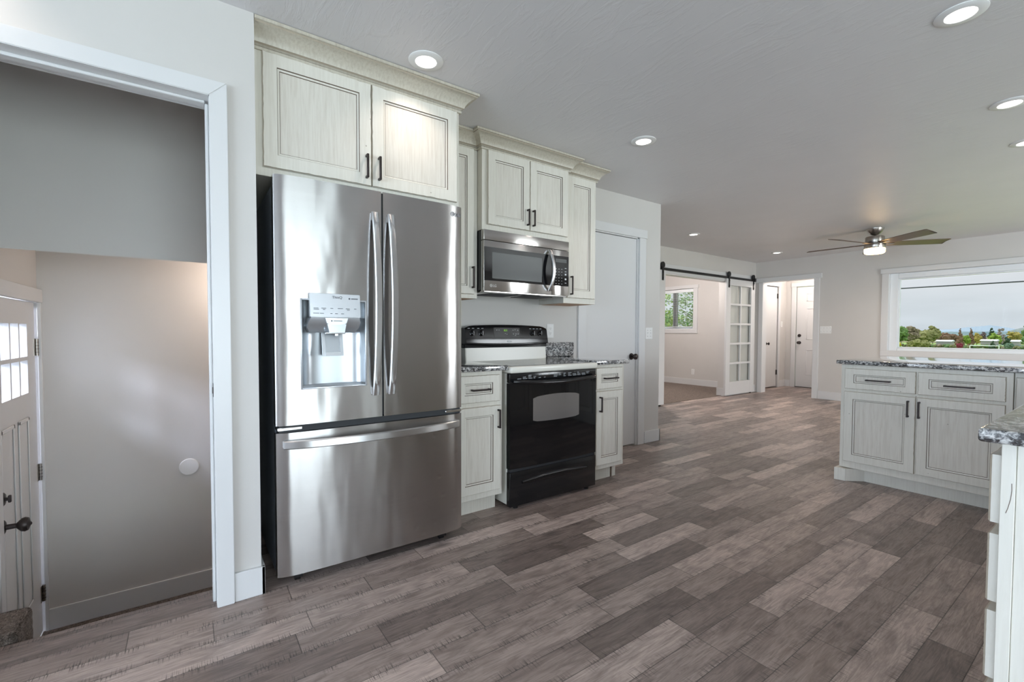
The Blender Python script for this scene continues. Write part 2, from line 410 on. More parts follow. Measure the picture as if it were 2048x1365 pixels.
# ================================================================= ROOM SHELL
mb = MB()
mb.box(-2.335, 3.3, -.70, .08, -.1, 0, M_FLOOR); mb.box(-2.24, 3.3, -4.7, -.70, -.1, 0, M_FLOOR); mb.box(-2.24, 3.3, .08, 3.98, -.1, 0, M_FLOOR)
mb.box(-3.0, -2.24, .2, 3.98, -.1, 0, M_FLOOR); mb.box(-4.40, 3.3, 3.98, 8.75, -.1, 0, M_FLOOR)
mb.box(-4.6, -3.0, 8.75, 10.3, -.1, 0, M_FLOOR)
S('floor', mb, 'greyish brown scraped oak plank floor running through kitchen and living room', 'floor')
mb = MB(); mb.box(-7.9, -4.40, 3.9, 8.75, -.1, .006, M_CARPET); S('floor_bedroom', mb, 'brown carpet beyond the sliding barn doors', 'carpet')
mb = MB(); mb.box(-3.95, -3.06, -.75, 1.2, -.83, -.725, M_CARPET)
mb.box(-3.10, -2.34, -.75, 1.2, -.83, -.545, M_CARPET); mb.box(-2.85, -2.34, -.75, 1.2, -.6, -.365, M_CARPET); mb.box(-2.60, -2.34, -.75, 1.2, -.4, -.185, M_CARPET)
S('floor_landing', mb, 'brown carpeted landing and steps below the kitchen doorway', 'carpet')
mb = MB(); mb.box(-8, 3.4, -4.8, 10.5, ZC, ZC+.15, M_CEIL); S('ceiling', mb, 'flat grey hand-trowelled ceiling over kitchen and living room', 'ceiling')
# left wall with the doorway to the landing, and the side of the fridge recess
mb = MB()
mb.box(-2.303, -2.183, -4.72, -.72, -.9, ZC, M_WALL); mb.box(-2.303, -2.183, -.72, .10, 2.065, ZC, M_WALL)
mb.box(-2.303, -2.183, .10, .2408, -.9, ZC, M_WALL); mb.box(-3.0, -2.303, .12, .2408, -.9, ZC, M_WALL)
S('wall_left', mb, 'greige wall around the open doorway left of the refrigerator', 'wall')
mb = MB()
mb.box(-3.08, -2.9555, .2408, 2.89, 0, ZC, M_WALL); mb.box(-3.08, -2.9555, 2.89, 3.64, 2.06, ZC, M_WALL); mb.box(-3.08, -2.9555, 3.64, 3.974, 0, ZC, M_WALL)
mb.box(-4.48, -3.08, 3.854, 3.974, 0, ZC, M_WALL)
S('wall_range', mb, 'greige wall behind the range and the pantry door', 'wall')
mb = MB()
mb.box(-4.4765, -4.3565, 3.974, 5.86, 0, ZC, M_WALL); mb.box(-4.4765, -4.3565, 5.86, 7.70, 2.03, ZC, M_WALL); mb.box(-4.4765, -4.3565, 7.70, 8.743, 0, ZC, M_WALL)
S('wall_barn', mb, 'greige wall holding the black barn door track', 'wall')
mb = MB()
Y0, Y1 = 8.743, 8.883
for a, b, z0, z1 in ((-7.9, -6.64, 0, ZC), (-6.64, -5.64, 0, 1.19), (-6.64, -5.64, 2.06, ZC), (-5.64, -4.235, 0, ZC), (-4.235, -3.35, 2.065, ZC), (-3.35, -2.36, 0, ZC), (-2.36, .36, 0, .845), (-2.36, .36, 2.04, ZC), (.36, 3.4, 0, ZC)):
    mb.box(a, b, Y0, Y1, z0, z1, M_WALL)
S('wall_far', mb, 'greige far wall with the hall opening and the picture window', 'wall')
mb = MB()
for a, b, z0, z1 in ((-4.7, -.7, 0, ZC), (-.7, 1.7, 2.06, ZC), (1.7, 5.2, 0, ZC), (5.2, 7.2, 2.06, ZC), (7.2, 8.9, 0, ZC)):
    mb.box(3.2, 3.32, a, b, z0, z1, M_WALL)
S('wall_right', mb, 'greige wall on the right with a glass patio door', 'wall')
mb = MB()
for a, b, z0, z1 in ((-2.303, -1.4, 0, ZC), (-1.4, 2.6, 0, .36), (-1.4, 2.6, 2.12, ZC), (2.6, 3.4, 0, ZC)):
    mb.box(a, b, -4.72, -4.6, z0, z1, M_WALL)
S('wall_near', mb, 'greige wall behind the viewer with a wide dining window', 'wall')
mb = MB()
mb.box(-4.02, -3.9, -.86, 1.3, -.9, ZC, M_WALL); mb.box(-3.9, -2.96, 1.2, 1.3, -.9, ZC, M_WALL)
S('wall_stair', mb, 'plain greige wall of the sunken entry landing', 'wall')
mb = MB()
mb.box(-3.9, -3.895, -.86, -.739, -.9, ZC, M_WALL); mb.box(-3.895, -3.09, -.86, -.739, 1.31, ZC, M_WALL); mb.box(-3.09, -2.30, -.86, -.739, -.9, ZC, M_WALL)
S('wall_entry', mb, 'greige wall above the white entry door of the landing', 'wall')
mb = MB(); mb.prism([(-3.9, 1.672), (-3.06, 1.500), (-3.06, ZC), (-3.9, ZC)], 'y', -.739, 1.2, M_WALL); S('wall_bulkhead', mb, 'grey dropped bulkhead hanging over the entry landing', 'bulkhead')
mb = MB()
mb.box(-7.95, -7.8, 3.9, 8.9, 0, ZC, M_WALL); mb.box(-7.9, -4.4, 3.82, 3.90, 0, ZC, M_WALL)
S('wall_bedroom', mb, 'greige side walls of the carpeted bedroom', 'wall')
mb = MB()
mb.box(-4.59, -4.47, 8.883, 9.36, 0, ZC, M_WALL); mb.box(-4.59, -4.47, 9.36, 9.91, 2.07, ZC, M_WALL); mb.box(-4.59, -4.47, 9.91, 10.4, 0, ZC, M_WALL)
mb.box(-4.59, -4.28, 10.25, 10.37, 0, ZC, M_WALL); mb.box(-4.28, -3.35, 10.25, 10.37, 2.07, ZC, M_WALL); mb.box(-3.35, -3.0, 10.25, 10.37, 0, ZC, M_WALL)
mb.box(-3.12, -3.0, 8.883, 10.37, 0, ZC, M_WALL)
S('wall_hall', mb, 'warm lit walls of the small front hall', 'wall')

# baseboards
def base(name, segs, label, h=.12):
    mb = MB()
    for s in segs: mb.box(*s[:4], s[4] if len(s) > 4 else 0, s[5] if len(s) > 5 else h, M_TRIM, .002, 1)
    return S(name, mb, label, 'baseboard', 38)
base('baseboard_left', [(-2.183, -2.169, .1422, .254), (-2.30, -2.169, .2408, .254), (-2.183, -2.169, -4.6, -.785)], 'white baseboard stub between the doorway casing and the refrigerator')
base('baseboard_range', [(-2.9555, -2.941, 3.74, 3.988), (-4.3565, -2.941, 3.974, 3.988)], 'white baseboard at the wall end beside the pantry door')
base('baseboard_barn', [(-4.49, -4.342, 7.686, 7.70), (-4.3565, -4.342, 7.686, 8.743), (-4.3565, -4.342, 3.98, 5.87), (-4.49, -4.342, 5.86, 5.874)], 'white baseboard wrapping the barn door opening', .135)
base('baseboard_far', [(-3.28, 3.2, 8.729, 8.743)], 'white baseboard along the far wall under the picture window', .135)
base('baseboard_bedroom', [(-7.8, -4.48, 8.729, 8.743)], 'white baseboard under the bedroom window', .13)
base('baseboard_stair', [(-3.9, -3.886, -.735, 1.2, -.725, -.595)], 'white baseboard along the landing wall')
base('baseboard_hall', [(-4.47, -4.456, 9.99, 10.25), (-4.47, -4.37, 10.236, 10.25)], 'white baseboard in the corner of the front hall', .135)
base('baseboard_right', [(3.186, 3.2, -4.6, -.8), (3.186, 3.2, 1.8, 5.1), (3.186, 3.2, 7.3, 8.74)], 'white baseboard along the right wall')

# doorway casing (mitred) and jamb, left wall
mb = MB()
def mitred(mb, y0, y1, zt, w, x0, x1, zb=0.):
    """picture-frame casing on a wall facing +X: opening y0..y1, top zt"""
    out = [(y0-w, zb), (y0-w, zt+w), (y1+w, zt+w), (y1+w, zb)]; inn = [(y0, zb), (y0, zt), (y1, zt), (y1, zb)]
    for i in range(3):
        a, b, c, d = out[i], out[i+1], inn[i+1], inn[i]
        q = [mb.bm.verts.new((x, p[0], p[1])) for x in (x0, x1) for p in (a, b, c, d)]
        fs = [mb.bm.faces.new([q[k] for k in f]) for f in ((0,1,2,3),(7,6,5,4),(0,4,5,1),(1,5,6,2),(2,6,7,3),(3,7,4,0))]
        mb._set(fs, M_TRIM)
        es = list({e for f in fs for e in f.edges}); bmesh.ops.bevel(mb.bm, geom=es, offset=.0025, segments=2, affect='EDGES')
mitred(mb, -.70, .08, 2.047, .062, -2.184, -2.163)
mitred(mb, -.70, .08, 2.047, .062, -2.32, -2.302)
# jamb with stop
mb.box(-2.303, -2.183, .08, .10, 0, 2.067, M_TRIM); mb.box(-2.303, -2.183, -.72, -.70, 0, 2.067, M_TRIM); mb.box(-2.303, -2.183, -.72, .10, 2.047, 2.067, M_TRIM)
mb.box(-2.262, -2.222, .068, .08, 0, 2.035, M_TRIM, .003, 1); mb.box(-2.262, -2.222, -.70, -.688, 0, 2.035, M_TRIM, .003, 1); mb.box(-2.262, -2.222, -.688, .068, 2.035, 2.047, M_TRIM, .003, 1)
t1 = S('trim_1', mb, 'white casing and jamb of the open doorway left of the refrigerator', 'door casing', 38)
mb = MB(); mb.box(-2.207, -2.183, .0785, .0815, .857, .913, M_PULL, .001, 1); mb.box(-2.186, -2.178, .076, .0815, .872, .898, M_PULL, .001, 1)
mb.build('strike_plate', t1, label='bronze strike plate')

def craftsman(name, axis, wall, a0, a1, zt, w, head, over, label, d=.018, zb=0., cat='door casing', sill=None, out=1):
    """flat casing, legs + taller head; axis 'x' = wall faces +X (a is Y), 'y' = wall faces -Y (a is X)"""
    mb = MB()
    def B(a, b, z0, z1, dd):
        if axis == 'x': mb.box(wall, wall+dd*out, a, b, z0, z1, M_TRIM, .002, 1)
        else: mb.box(a, b, wall-dd*out, wall, z0, z1, M_TRIM, .002, 1)
    B(a0-w, a0, zb, zt, d); B(a1, a1+w, zb, zt, d); B(a0-w-over, a1+w+over, zt, zt+head, d+.006)
    if sill: B(a0-w, a1+w, zb-sill, zb, d); B(a0-w-.01, a1+w+.01, zb, zb+.012, d+.012)
    return S(name, mb, label, cat, 38)

# ---- pantry door
craftsman('trim_2', 'x', -2.9555, 2.908, 3.633, 2.052, .095, .083, .012, 'white flat casing around the pantry door right of the range')
def flat_door(name, label, hinge=False):
    return thing(name, label, 'door', (0, 0, 0), kind='structure')
d2 = thing('door_2', 'plain white slab pantry door with dark knob behind the right counter', 'door', (-2.97, 3.26, 0), kind='structure')
mb = MB(); mb.box(-3.005, -2.970, 2.912, 3.618, .012, 2.04, M_DOOR, .002, 1); mb.build('slab', d2)
mb = MB(); mb.box(-3.08, -2.9555, 3.619, 3.64, 0, 2.06, M_TRIM); mb.box(-3.08, -2.9555, 2.89, 2.911, 0, 2.06, M_TRIM); mb.box(-3.08, -2.9555, 2.89, 3.64, 2.044, 2.06, M_TRIM); mb.build('jamb', d2)
mb = MB(); mb.box(-3.10, -3.06, 2.88, 3.65, 0, 2.1, M_DARKGAP); mb.build('dark_backing', d2)
def knob(parent, p, n, m=M_PULL, s=1.0, name='knob'):
    mb = MB(); mb.lathe(p, n, [(.030*s, 0), (.033*s, .004), (.030*s, .010), (.012*s, .013), (.0115*s, .032), (.014*s, .036), (.024*s, .042), (.030*s, .052), (.029*s, .062), (.020*s, .069), (.004*s, .072)], m, 22)
    return mb.build(name, parent)
knob(d2, (-2.970, 3.555, .885), (1, 0, 0))

# ---- landing entry door
craftsman('trim_3', 'y', -.739, -3.885, -3.118, 1.29, .062, .078, .0, 'cream white casing around the landing entry door', zb=-.725, out=-1)
d1 = thing('door_1', 'white entry door with six small lites at the landing', 'door', (-3.5, -.75, -.725), kind='structure')
DX0, DX1, DZ0, DZ1, DY0, DY1 = -3.881, -3.121, -.712, 1.288, -.795, -.750
def slab_with_openings(mb, xs, zs, holes, y0, y1, m):
    """grid slab in XZ, holes = set of (i,j) cells left open"""
    for i in range(len(xs)-1):
        for j in range(len(zs)-1):
            if (i, j) not in holes: mb.box(xs[i], xs[i+1], y0, y1, zs[j], zs[j+1], m)
mb = MB()
lx = [-3.723, -3.585, -3.565, -3.427, -3.407, -3.265]; lz = [.766, .953, .975, 1.160]
xs = [DX0] + lx + [DX1]; zs = [DZ0] + lz + [DZ1]
holes = {(i, j) for i in (1, 3, 5) for j in (1, 3)}
slab_with_openings(mb, xs, zs, holes, DY0, DY1, M_DOOR)
dslab = mb.build('slab', d1)
mb = MB(); mb.box(lx[0]-.01, lx[-1]+.01, -.778, -.772, lz[0]-.01, lz[-1]+.01, M_GLASS); mb.build('lite_glass', d1)
def recess_frame(mb, x0, x1, z0, z1, y, m, w=.018, d=.008, sgn=1):
    """raised bevel moulding around a door panel on a face at y (normal sgn*Y)"""
    for a, b, c, e in ((x0, x0+w, z0, z1), (x1-w, x1, z0, z1), (x0, x1, z0, z0+w), (x0, x1, z1-w, z1)):
        mb.box(a, b, y, y+sgn*d, c, e, m, .004, 1)
for a, b in ((-3.70, -3.505), (-3.435, -3.215)):
    mb = MB(); recess_frame(mb, a, b, -.44, .632, DY1, M_DOOR, .022, .007); mb.build('panel_moulding', d1)
mb = MB(); mb.lathe((-3.205, DY1, .165), (0, 1, 0), [(.034, 0), (.036, .006), (.028, .012), (.013, .016), (.012, .05), (.018, .055), (.032, .068), (.035, .08), (.030, .092), (.012, .098), (.004, .104)], M_PULL, 24); mb.build('knob', d1)
mb = MB(); mb.lathe((-3.215, DY1, .30), (0, 1, 0), [(.034, 0), (.034, .006), (.026, .012), (.008, .014), (.008, .024)], M_PULL, 24); mb.box(-3.222, -3.208, DY1+.022, DY1+.034, .282, .318, M_PULL, .003, 1); mb.build('deadbolt', d1)
for z in (1.022, .266, -.48):
    mb = MB(); mb.cyl((-3.883, -.741, z-.05), (-3.883, -.741, z+.05), .008, M_NICKEL, 12); mb.box(-3.883, -3.855, -.75, -.747, z-.05, z+.05, M_NICKEL)
    for q in (-.03, -.01, .01, .03): mb.box(-3.8925, -3.8735, -.7505, -.7315, z+q-.001, z+q+.001, M_DARKGAP)
    mb.build('hinge', d1)
# porch posts seen through the lites
pp = thing('porch_rail', 'white porch posts seen through the entry door lites', 'railing', (-3.5, -1.3, -.9))
for x in (-4.62, -4.30, -4.02, -3.78, -3.52, -3.28):
    mb = MB(); mb.box(x, x+.075, -1.66, -1.58, -.9, 1.9, M_VINYL, .004, 1); mb.build('post', pp)
mb = MB(); mb.box(-5.2, -2.9, -1.68, -1.56, 1.9, 1.98, M_VINYL); mb.build('beam', pp)
# carpeted step end at the floor edge
mb = MB(); mb.box(-2.56, -2.345, -.98, -.521, -.19, .03, M_CARPET, .02, 3)
bmesh.ops.subdivide_edges(mb.bm, edges=mb.bm.edges[:], cuts=7, use_grid_fill=True)
for v in mb.bm.verts: v.co += Vector((random.uniform(-1, 1), random.uniform(-1, 1), random.uniform(-1, 1)))*.003
mb.build('carpeted_step', label='brown shaggy carpeted step end in front of the entry door', cat='step', loc=(-2.45, -.75, -.19))
mb = MB(); mb.lathe((-3.9, -.008, .168), (1, 0, 0), [(.058, 0), (.058, .004), (.054, .007), (.012, .008), (.002, .0085)], M_PLATE, 32)
mb.build('wall_cover_plate', smooth=18, label='round white blank cover plate on the landing wall', cat='cover plate', loc=(-3.9, -.008, .168))

# ---- far wall: hall opening casing, picture window, bedroom window
mb = MB()
mb.box(-4.292, -4.215, 8.725, 8.743, 0, 2.055, M_TRIM, .002, 1); mb.box(-3.37, -3.283, 8.725, 8.743, 0, 2.055, M_TRIM, .002, 1); mb.box(-4.35, -3.252, 8.719, 8.743, 2.055, 2.135, M_TRIM, .002, 1)
mb.box(-4.235, -4.215, 8.743, 8.883, 0, 2.065, M_TRIM); mb.box(-3.37, -3.35, 8.743, 8.883, 0, 2.065, M_TRIM); mb.box(-4.215, -3.37, 8.743, 8.883, 2.055, 2.065, M_TRIM)
S('trim_4', mb, 'white casing around the hall opening in the far wall', 'door casing', 38)

def window(name, label, x0, x1, z0, z1, cw, head, over, apron, gx0, gx1, gz0, gz1, mull=None, fm=M_VINYL):
    w = thing(name, label, 'window', ((x0+x1)/2, 8.743, z0), kind='structure')
    mb = MB()
    mb.box(x0-cw, x0, 8.725, 8.743, z0, z1, M_TRIM, .002, 1); mb.box(x1, x1+cw, 8.725, 8.743, z0, z1, M_TRIM, .002, 1)
    mb.box(x0-cw-over, x1+cw+over, 8.719, 8.743, z1, z1+head, M_TRIM, .002, 1); mb.box(x0-cw-.0, x1+cw+.0, 8.725, 8.743, z0-apron, z0, M_TRIM, .002, 1)
    mb.build('casing', w)
    mb = MB(); mb.box(x0-.012, x0, 8.743, 8.87, z0, z1, M_TRIM); mb.box(x1, x1+.012, 8.743, 8.87, z0, z1, M_TRIM); mb.box(x0, x1, 8.743, 8.87, z1, z1+.01, M_TRIM); mb.box(x0-.012, x1+.012, 8.732, 8.87, z0-.01, z0+.004, M_TRIM, .002, 1)
    mb.build('jamb', w)
    mb = MB()
    for a, b, c, d in ((x0, gx0, z0, z1), (gx1, x1, z0, z1), (gx0, gx1, z0, gz0), (gx0, gx1, gz1, z1)):
        mb.box(a, b, 8.80, 8.862, c, d, fm, .004, 1)
    e = .018
    for a, b, c, d in ((gx0, gx0+e, gz0, gz1), (gx1-e, gx1, gz0, gz1), (gx0+e, gx1-e, gz0, gz0+e), (gx0+e, gx1-e, gz1-e, gz1)):
        mb.box(a, b, 8.815, 8.855, c, d, fm, .003, 1)
    mb.build('sash', w)
    if mull:
        mb = MB()
        mb.box(mull[0], (mull[0]+mull[1])/2-.004, 8.79, 8.85, gz0, gz1, M_BRONZEFRAME); mb.box((mull[0]+mull[1])/2+.004, mull[1], 8.805, 8.855, gz0, gz1, M_BRONZEFRAME); mb.build('mullion', w)
    mb = MB(); mb.box(gx0, gx1, 8.832, 8.838, gz0, gz1, M_GLASS); mb.build('pane', w)
    return w
window('window_1', 'large white framed picture window looking over the sports field', -2.348, .348, .852, 2.031, .086, .075, .018, .082, -2.249, .249, .898, 1.95)
window('window_2', 'small slider window with raised blinds in the carpeted bedroom', -6.632, -5.648, 1.195, 2.06, .10, .072, .02, .092, -6.60, -5.674, 1.225, 2.03, (-6.183, -6.094), M_VINYL)
bl = thing('window_blind', 'open white slatted blind in the bedroom window', 'blind', (-6.14, 8.775, 2.0))
mb = MB(); mb.box(-6.628, -5.652, 8.735, 8.785, 1.985, 2.052, M_BLIND, .003, 1); mb.build('headrail', bl)
mb = MB(); zz = 1.965
while zz > 1.26: mb.box(-6.625, -5.656, 8.752, 8.776, zz, zz+.0016, M_BLIND); zz -= .024
mb.build('slats', bl)
mb = MB(); mb.box(-6.625, -5.656, 8.748, 8.780, 1.232, 1.250, M_BLIND, .003, 1); mb.build('bottom_rail', bl)
for x in (-6.45, -5.83):
    mb = MB(); mb.cyl((x, 8.764, 1.24), (x, 8.764, 1.99), .0012, M_BLIND, 5); mb.build('lift_cord', bl)

# out-of-frame windows that light the kitchen
def side_window(name, label, box, axis, n):
    w = thing(name, label, 'window', ((box[0]+box[1])/2, (box[2]+box[3])/2, box[4]), kind='structure')
    mb = MB(); g = MB(); x0, x1, y0, y1, z0, z1 = box; e = .05
    if axis == 'x':
        k = [y0 + (y1-y0)*i/n for i in range(n+1)]
        for i, q in enumerate(k): mb.box(x0, x1, max(y0, q-e/2), min(y1, q+e/2) if i else y0+e, z0, z1, M_VINYL)
        mb.box(x0, x1, y0, y1, z0, z0+e, M_VINYL); mb.box(x0, x1, y0, y1, z1-e, z1, M_VINYL); g.box((x0+x1)/2-.003, (x0+x1)/2+.003, y0+.02, y1-.02, z0+.02, z1-.02, M_GLASS)
    else:
        k = [x0 + (x1-x0)*i/n for i in range(n+1)]
        for i, q in enumerate(k): mb.box(max(x0, q-e/2), min(x1, q+e/2) if i else x0+e, y0, y1, z0, z1, M_VINYL)
        mb.box(x0, x1, y0, y1, z0, z0+e, M_VINYL); mb.box(x0, x1, y0, y1, z1-e, z1, M_VINYL); g.box(x0+.02, x1-.02, (y0+y1)/2-.003, (y0+y1)/2+.003, z0+.02, z1-.02, M_GLASS)
    mb.build('frame', w); g.build('pane', w)
side_window('door_5', 'white framed glass patio door in the right wall', (3.22, 3.30, -.7, 1.7, .02, 2.06), 'x', 2)
side_window('door_6', 'white framed sliding terrace door beyond the peninsula', (3.22, 3.30, 5.2, 7.2, .02, 2.06), 'x', 2)
side_window('window_3', 'wide white framed dining window behind the viewer', (-1.4, 2.6, -4.70, -4.62, .36, 2.12), 'y', 4)

# ---- hall doors
craftsman('trim_5', 'x', -4.47, 9.372, 9.898, 2.065, .07, .08, .008, 'white casing of the narrow closet door in the front hall')
d3 = thing('door_3', 'narrow white closet door with a dark knob in the front hall', 'door', (-4.48, 9.64, 0), kind='structure')
mb = MB(); mb.box(-4.52, -4.485, 9.375, 9.895, .018, 2.055, M_DOOR, .002, 1); mb.build('slab', d3)
knob(d3, (-4.485, 9.445, .90), (1, 0, 0), s=.9)
for z in (1.875, .306):
    mb = MB(); mb.cyl((-4.478, 9.897, z-.05), (-4.478, 9.897, z+.05), .009, M_PULL, 10); mb.box(-4.4845, -4.482, 9.872, 9.897, z-.05, z+.05, M_PULL); mb.build('hinge', d3)
craftsman('trim_6', 'y', 10.25, -4.272, -3.36, 2.068, .085, .08, .012, 'white casing of the six panel front door')
d4 = thing('door_4', 'white six panel front door with dark deadbolt and knob', 'door', (-3.82, 10.27, 0), kind='structure')
mb = MB(); mb.box(-4.268, -3.364, 10.262, 10.305, .012, 2.06, M_DOOR, .002, 1); mb.build('slab', d4)
for x0, x1 in ((-4.085, -3.86), (-3.77, -3.545)):
    for z0, z1 in ((1.76, 1.925), (.985, 1.625), (.26, .785)):
        mb = MB(); recess_frame(mb, x0, x1, z0, z1, 10.262, M_DOOR, .02, .007, -1); mb.build('raised_panel', d4)
knob(d4, (-4.205, 10.262, .92), (0, -1, 0))
mb = MB(); mb.box(-4.28, -3.35, 10.255, 10.37, 0, .013, M_PULL); mb.build('threshold', d4)
mb = MB(); mb.box(-4.62, -4.57, 9.3, 9.95, 0, 2.1, M_DARKGAP); mb.build('dark_backing', d3)
mb = MB(); mb.lathe((-4.207, 10.262, 1.066), (0, -1, 0), [(.032, 0), (.032, .01), (.022, .016), (.006, .018)], M_PULL, 20); mb.build('deadbolt', d4)

# ---- barn doors, track
trk = thing('barn_door_track', 'black flat steel track with white backer board over the bedroom opening', 'track', (-4.30, 6.8, 2.1))
mb = MB(); mb.box(-4.3565, -4.337, 4.95, 8.64, 2.03, 2.172, M_TRIM, .002, 1); mb.build('backer_board', trk, label='white backer board')
mb = MB(); mb.box(-4.3115, -4.3045, 4.98, 8.60, 2.066, 2.106, M_BLACKIRON, .001, 1); mb.build('rail', trk)
for y in (5.15, 5.95, 6.77, 6.83, 7.4, 8.2, 8.52):
    mb = MB(); mb.cyl((-4.338, y, 2.087), (-4.3015, y, 2.087), .009, M_BLACKIRON, 10); mb.build('bolt', trk)
for y in (5.0, 8.575):
    mb = MB(); mb.box(-4.312, -4.275, y-.022, y+.022, 2.062, 2.125, M_BLACKIRON, .003, 1); mb.build('end_stop', trk)
mb = MB(); mb.box(-4.49, -4.345, 5.86, 5.872, .13, 2.03, M_WALL); mb.box(-4.4765, -4.3565, 5.86, 7.70, 2.018, 2.03, M_TRIM)
S('trim_7', mb, 'painted lining across the top of the bedroom opening', 'jamb')
def barn_door(y0, y1, label):
    r = thing('sliding_barn_door', label, 'sliding door', (-4.315, (y0+y1)/2, .018), 'barn doors on the black track', 'thing')
    z0, z1 = .018, 2.065; xb, xf = -4.334, -4.30
    st = .135
    cols = [y0+st, (y0+y1)/2-.018, (y0+y1)/2+.018, y1-st]
    rows = [.246]; ph = (1.952-.246-4*.036)/5
    zs = [z0, .246]
    for i in range(5):
        zs += [zs[-1]+ph]
        if i < 4: zs += [zs[-1]+.036]
    zs += [z1]
    mb = MB()
    mb.box(xb, xf, y0, cols[0], z0, z1, M_DOOR, .002, 1); mb.box(xb, xf, cols[3], y1, z0, z1, M_DOOR, .002, 1)
    mb.box(xb, xf, cols[0], cols[3], z0, zs[1], M_DOOR, .002, 1); mb.box(xb, xf, cols[0], cols[3], zs[-2], z1, M_DOOR, .002, 1)
    mb.build('frame', r)
    mb = MB(); mb.box(xb+.004, xf-.003, cols[1], cols[2], zs[1], zs[-2], M_DOOR, .003, 1)
    for i in range(4): mb.box(xb+.005, xf-.004, cols[0], cols[3], zs[2+2*i], zs[3+2*i], M_DOOR, .003, 1)
    mb.build('muntins', r)
    for i in range(5):
        for a, b in ((cols[0], cols[1]), (cols[2], cols[3])):
            mb = MB(); mb.box(-4.319, -4.315, a, b, zs[1+2*i], zs[2+2*i], M_GLASS); mb.build('pane', r)
    for y in (y0+.068, y1-.068):
        h = MB(); h.box(-4.300, -4.294, y-.022, y+.022, 1.91, 2.15, M_BLACKIRON, .001, 1)
        for z in (1.945, 2.03): h.cyl((-4.296, y, z), (-4.284, y, z), .009, M_BLACKIRON, 8)
        hp = h.build('hanger_strap', r)
        h = MB(); h.lathe((-4.314, y, 2.145), (1, 0, 0), [(.04, 0), (.045, .003), (.041, .007), (.041, .014), (.045, .018), (.045, .022)], M_BLACKIRON, 20); h.box(-4.314, -4.292, y-.045, y+.045, 2.112, 2.145, M_BLACKIRON, .003, 1); h.build('wheel', hp)
    mb = MB(); mb.box(-4.328, -4.306, y1-.10, y1-.07, .0, .02, M_BLACKIRON); mb.build('floor_guide', r)
    return r
barn_door(7.64, 8.612, 'white ten-lite sliding barn door parked right, beside the hall opening')
barn_door(4.945, 5.917, 'white sliding barn door mostly hidden behind the wall end, parked left')

# ================================================================= WALL PLATES
def plate(name, label, cat, c, axis, w, h, kind, group=None):
    """axis 'x' faces +X, 'y' faces -Y"""
    r = thing(name, label, cat, c, group)
    def box(mb, a0, a1, z0, z1, d0, d1, m, bev=0):
        if axis == 'x': mb.box(c[0]+d0, c[0]+d1, c[1]+a0, c[1]+a1, c[2]+z0, c[2]+z1, m, bev, 1)
        else: mb.box(c[0]+a0, c[0]+a1, c[1]-d1, c[1]-d0, c[2]+z0, c[2]+z1, m, bev, 1)
    mb = MB(); box(mb, -w/2, w/2, -h/2, h/2, 0, .005, M_PLATE, .002); mb.build('plate', r)
    if kind == 'outlet':
        for z in (-.02, .02):
            mb = MB(); box(mb, -.017, .017, z-.0145, z+.0145, .005, .007, M_PLATE, .0008); o = mb.build('receptacle', r)
            mb = MB()
            for a in (-.006, .006): box(mb, a-.001, a+.001, z-.002, z+.006, .007, .0074, M_SLOT)
            box(mb, -.002, .002, z-.010, z-.006, .007, .0074, M_SLOT); mb.build('slots', o)
    else:
        n = kind
        for i in range(n):
            a = (i-(n-1)/2)*.046
            mb = MB(); box(mb, a-.005, a+.005, -.012, .012, .005, .0065, M_PLATE); box(mb, a-.0035, a+.0035, .0, .009, .0065, .014, M_PLATE, .001); mb.build('toggle', r)
            for z in (-.03, .03):
                mb = MB(); box(mb, a-.0025, a+.0025, z-.0025, z+.0025, .005, .0058, M_SLOT); mb.build('screw', r)
    return r
plate('wall_outlet', 'white duplex outlet above the granite upstand right of the range', 'outlet', (-2.9555, 2.498, 1.133), 'x', .075, .118, 'outlet')
plate('light_switch', 'white double switch plate on the wall end beside the pantry casing', 'switch', (-2.9555, 3.803, 1.113), 'x', .112, .118, 2)
plate('light_switch', 'white four-gang switch plate between hall opening and picture window', 'switch', (-3.183, 8.743, 1.173), 'y', .168, .122, 4)
plate('wall_outlet', 'white duplex outlet low on the bedroom wall under the window', 'outlet', (-5.638, 8.743, .285), 'y', .075, .118, 'outlet')
plate('light_switch', 'white single switch plate inside the front hall beside the closet door', 'switch', (-4.47, 10.06, 1.30), 'x', .075, .118, 1)

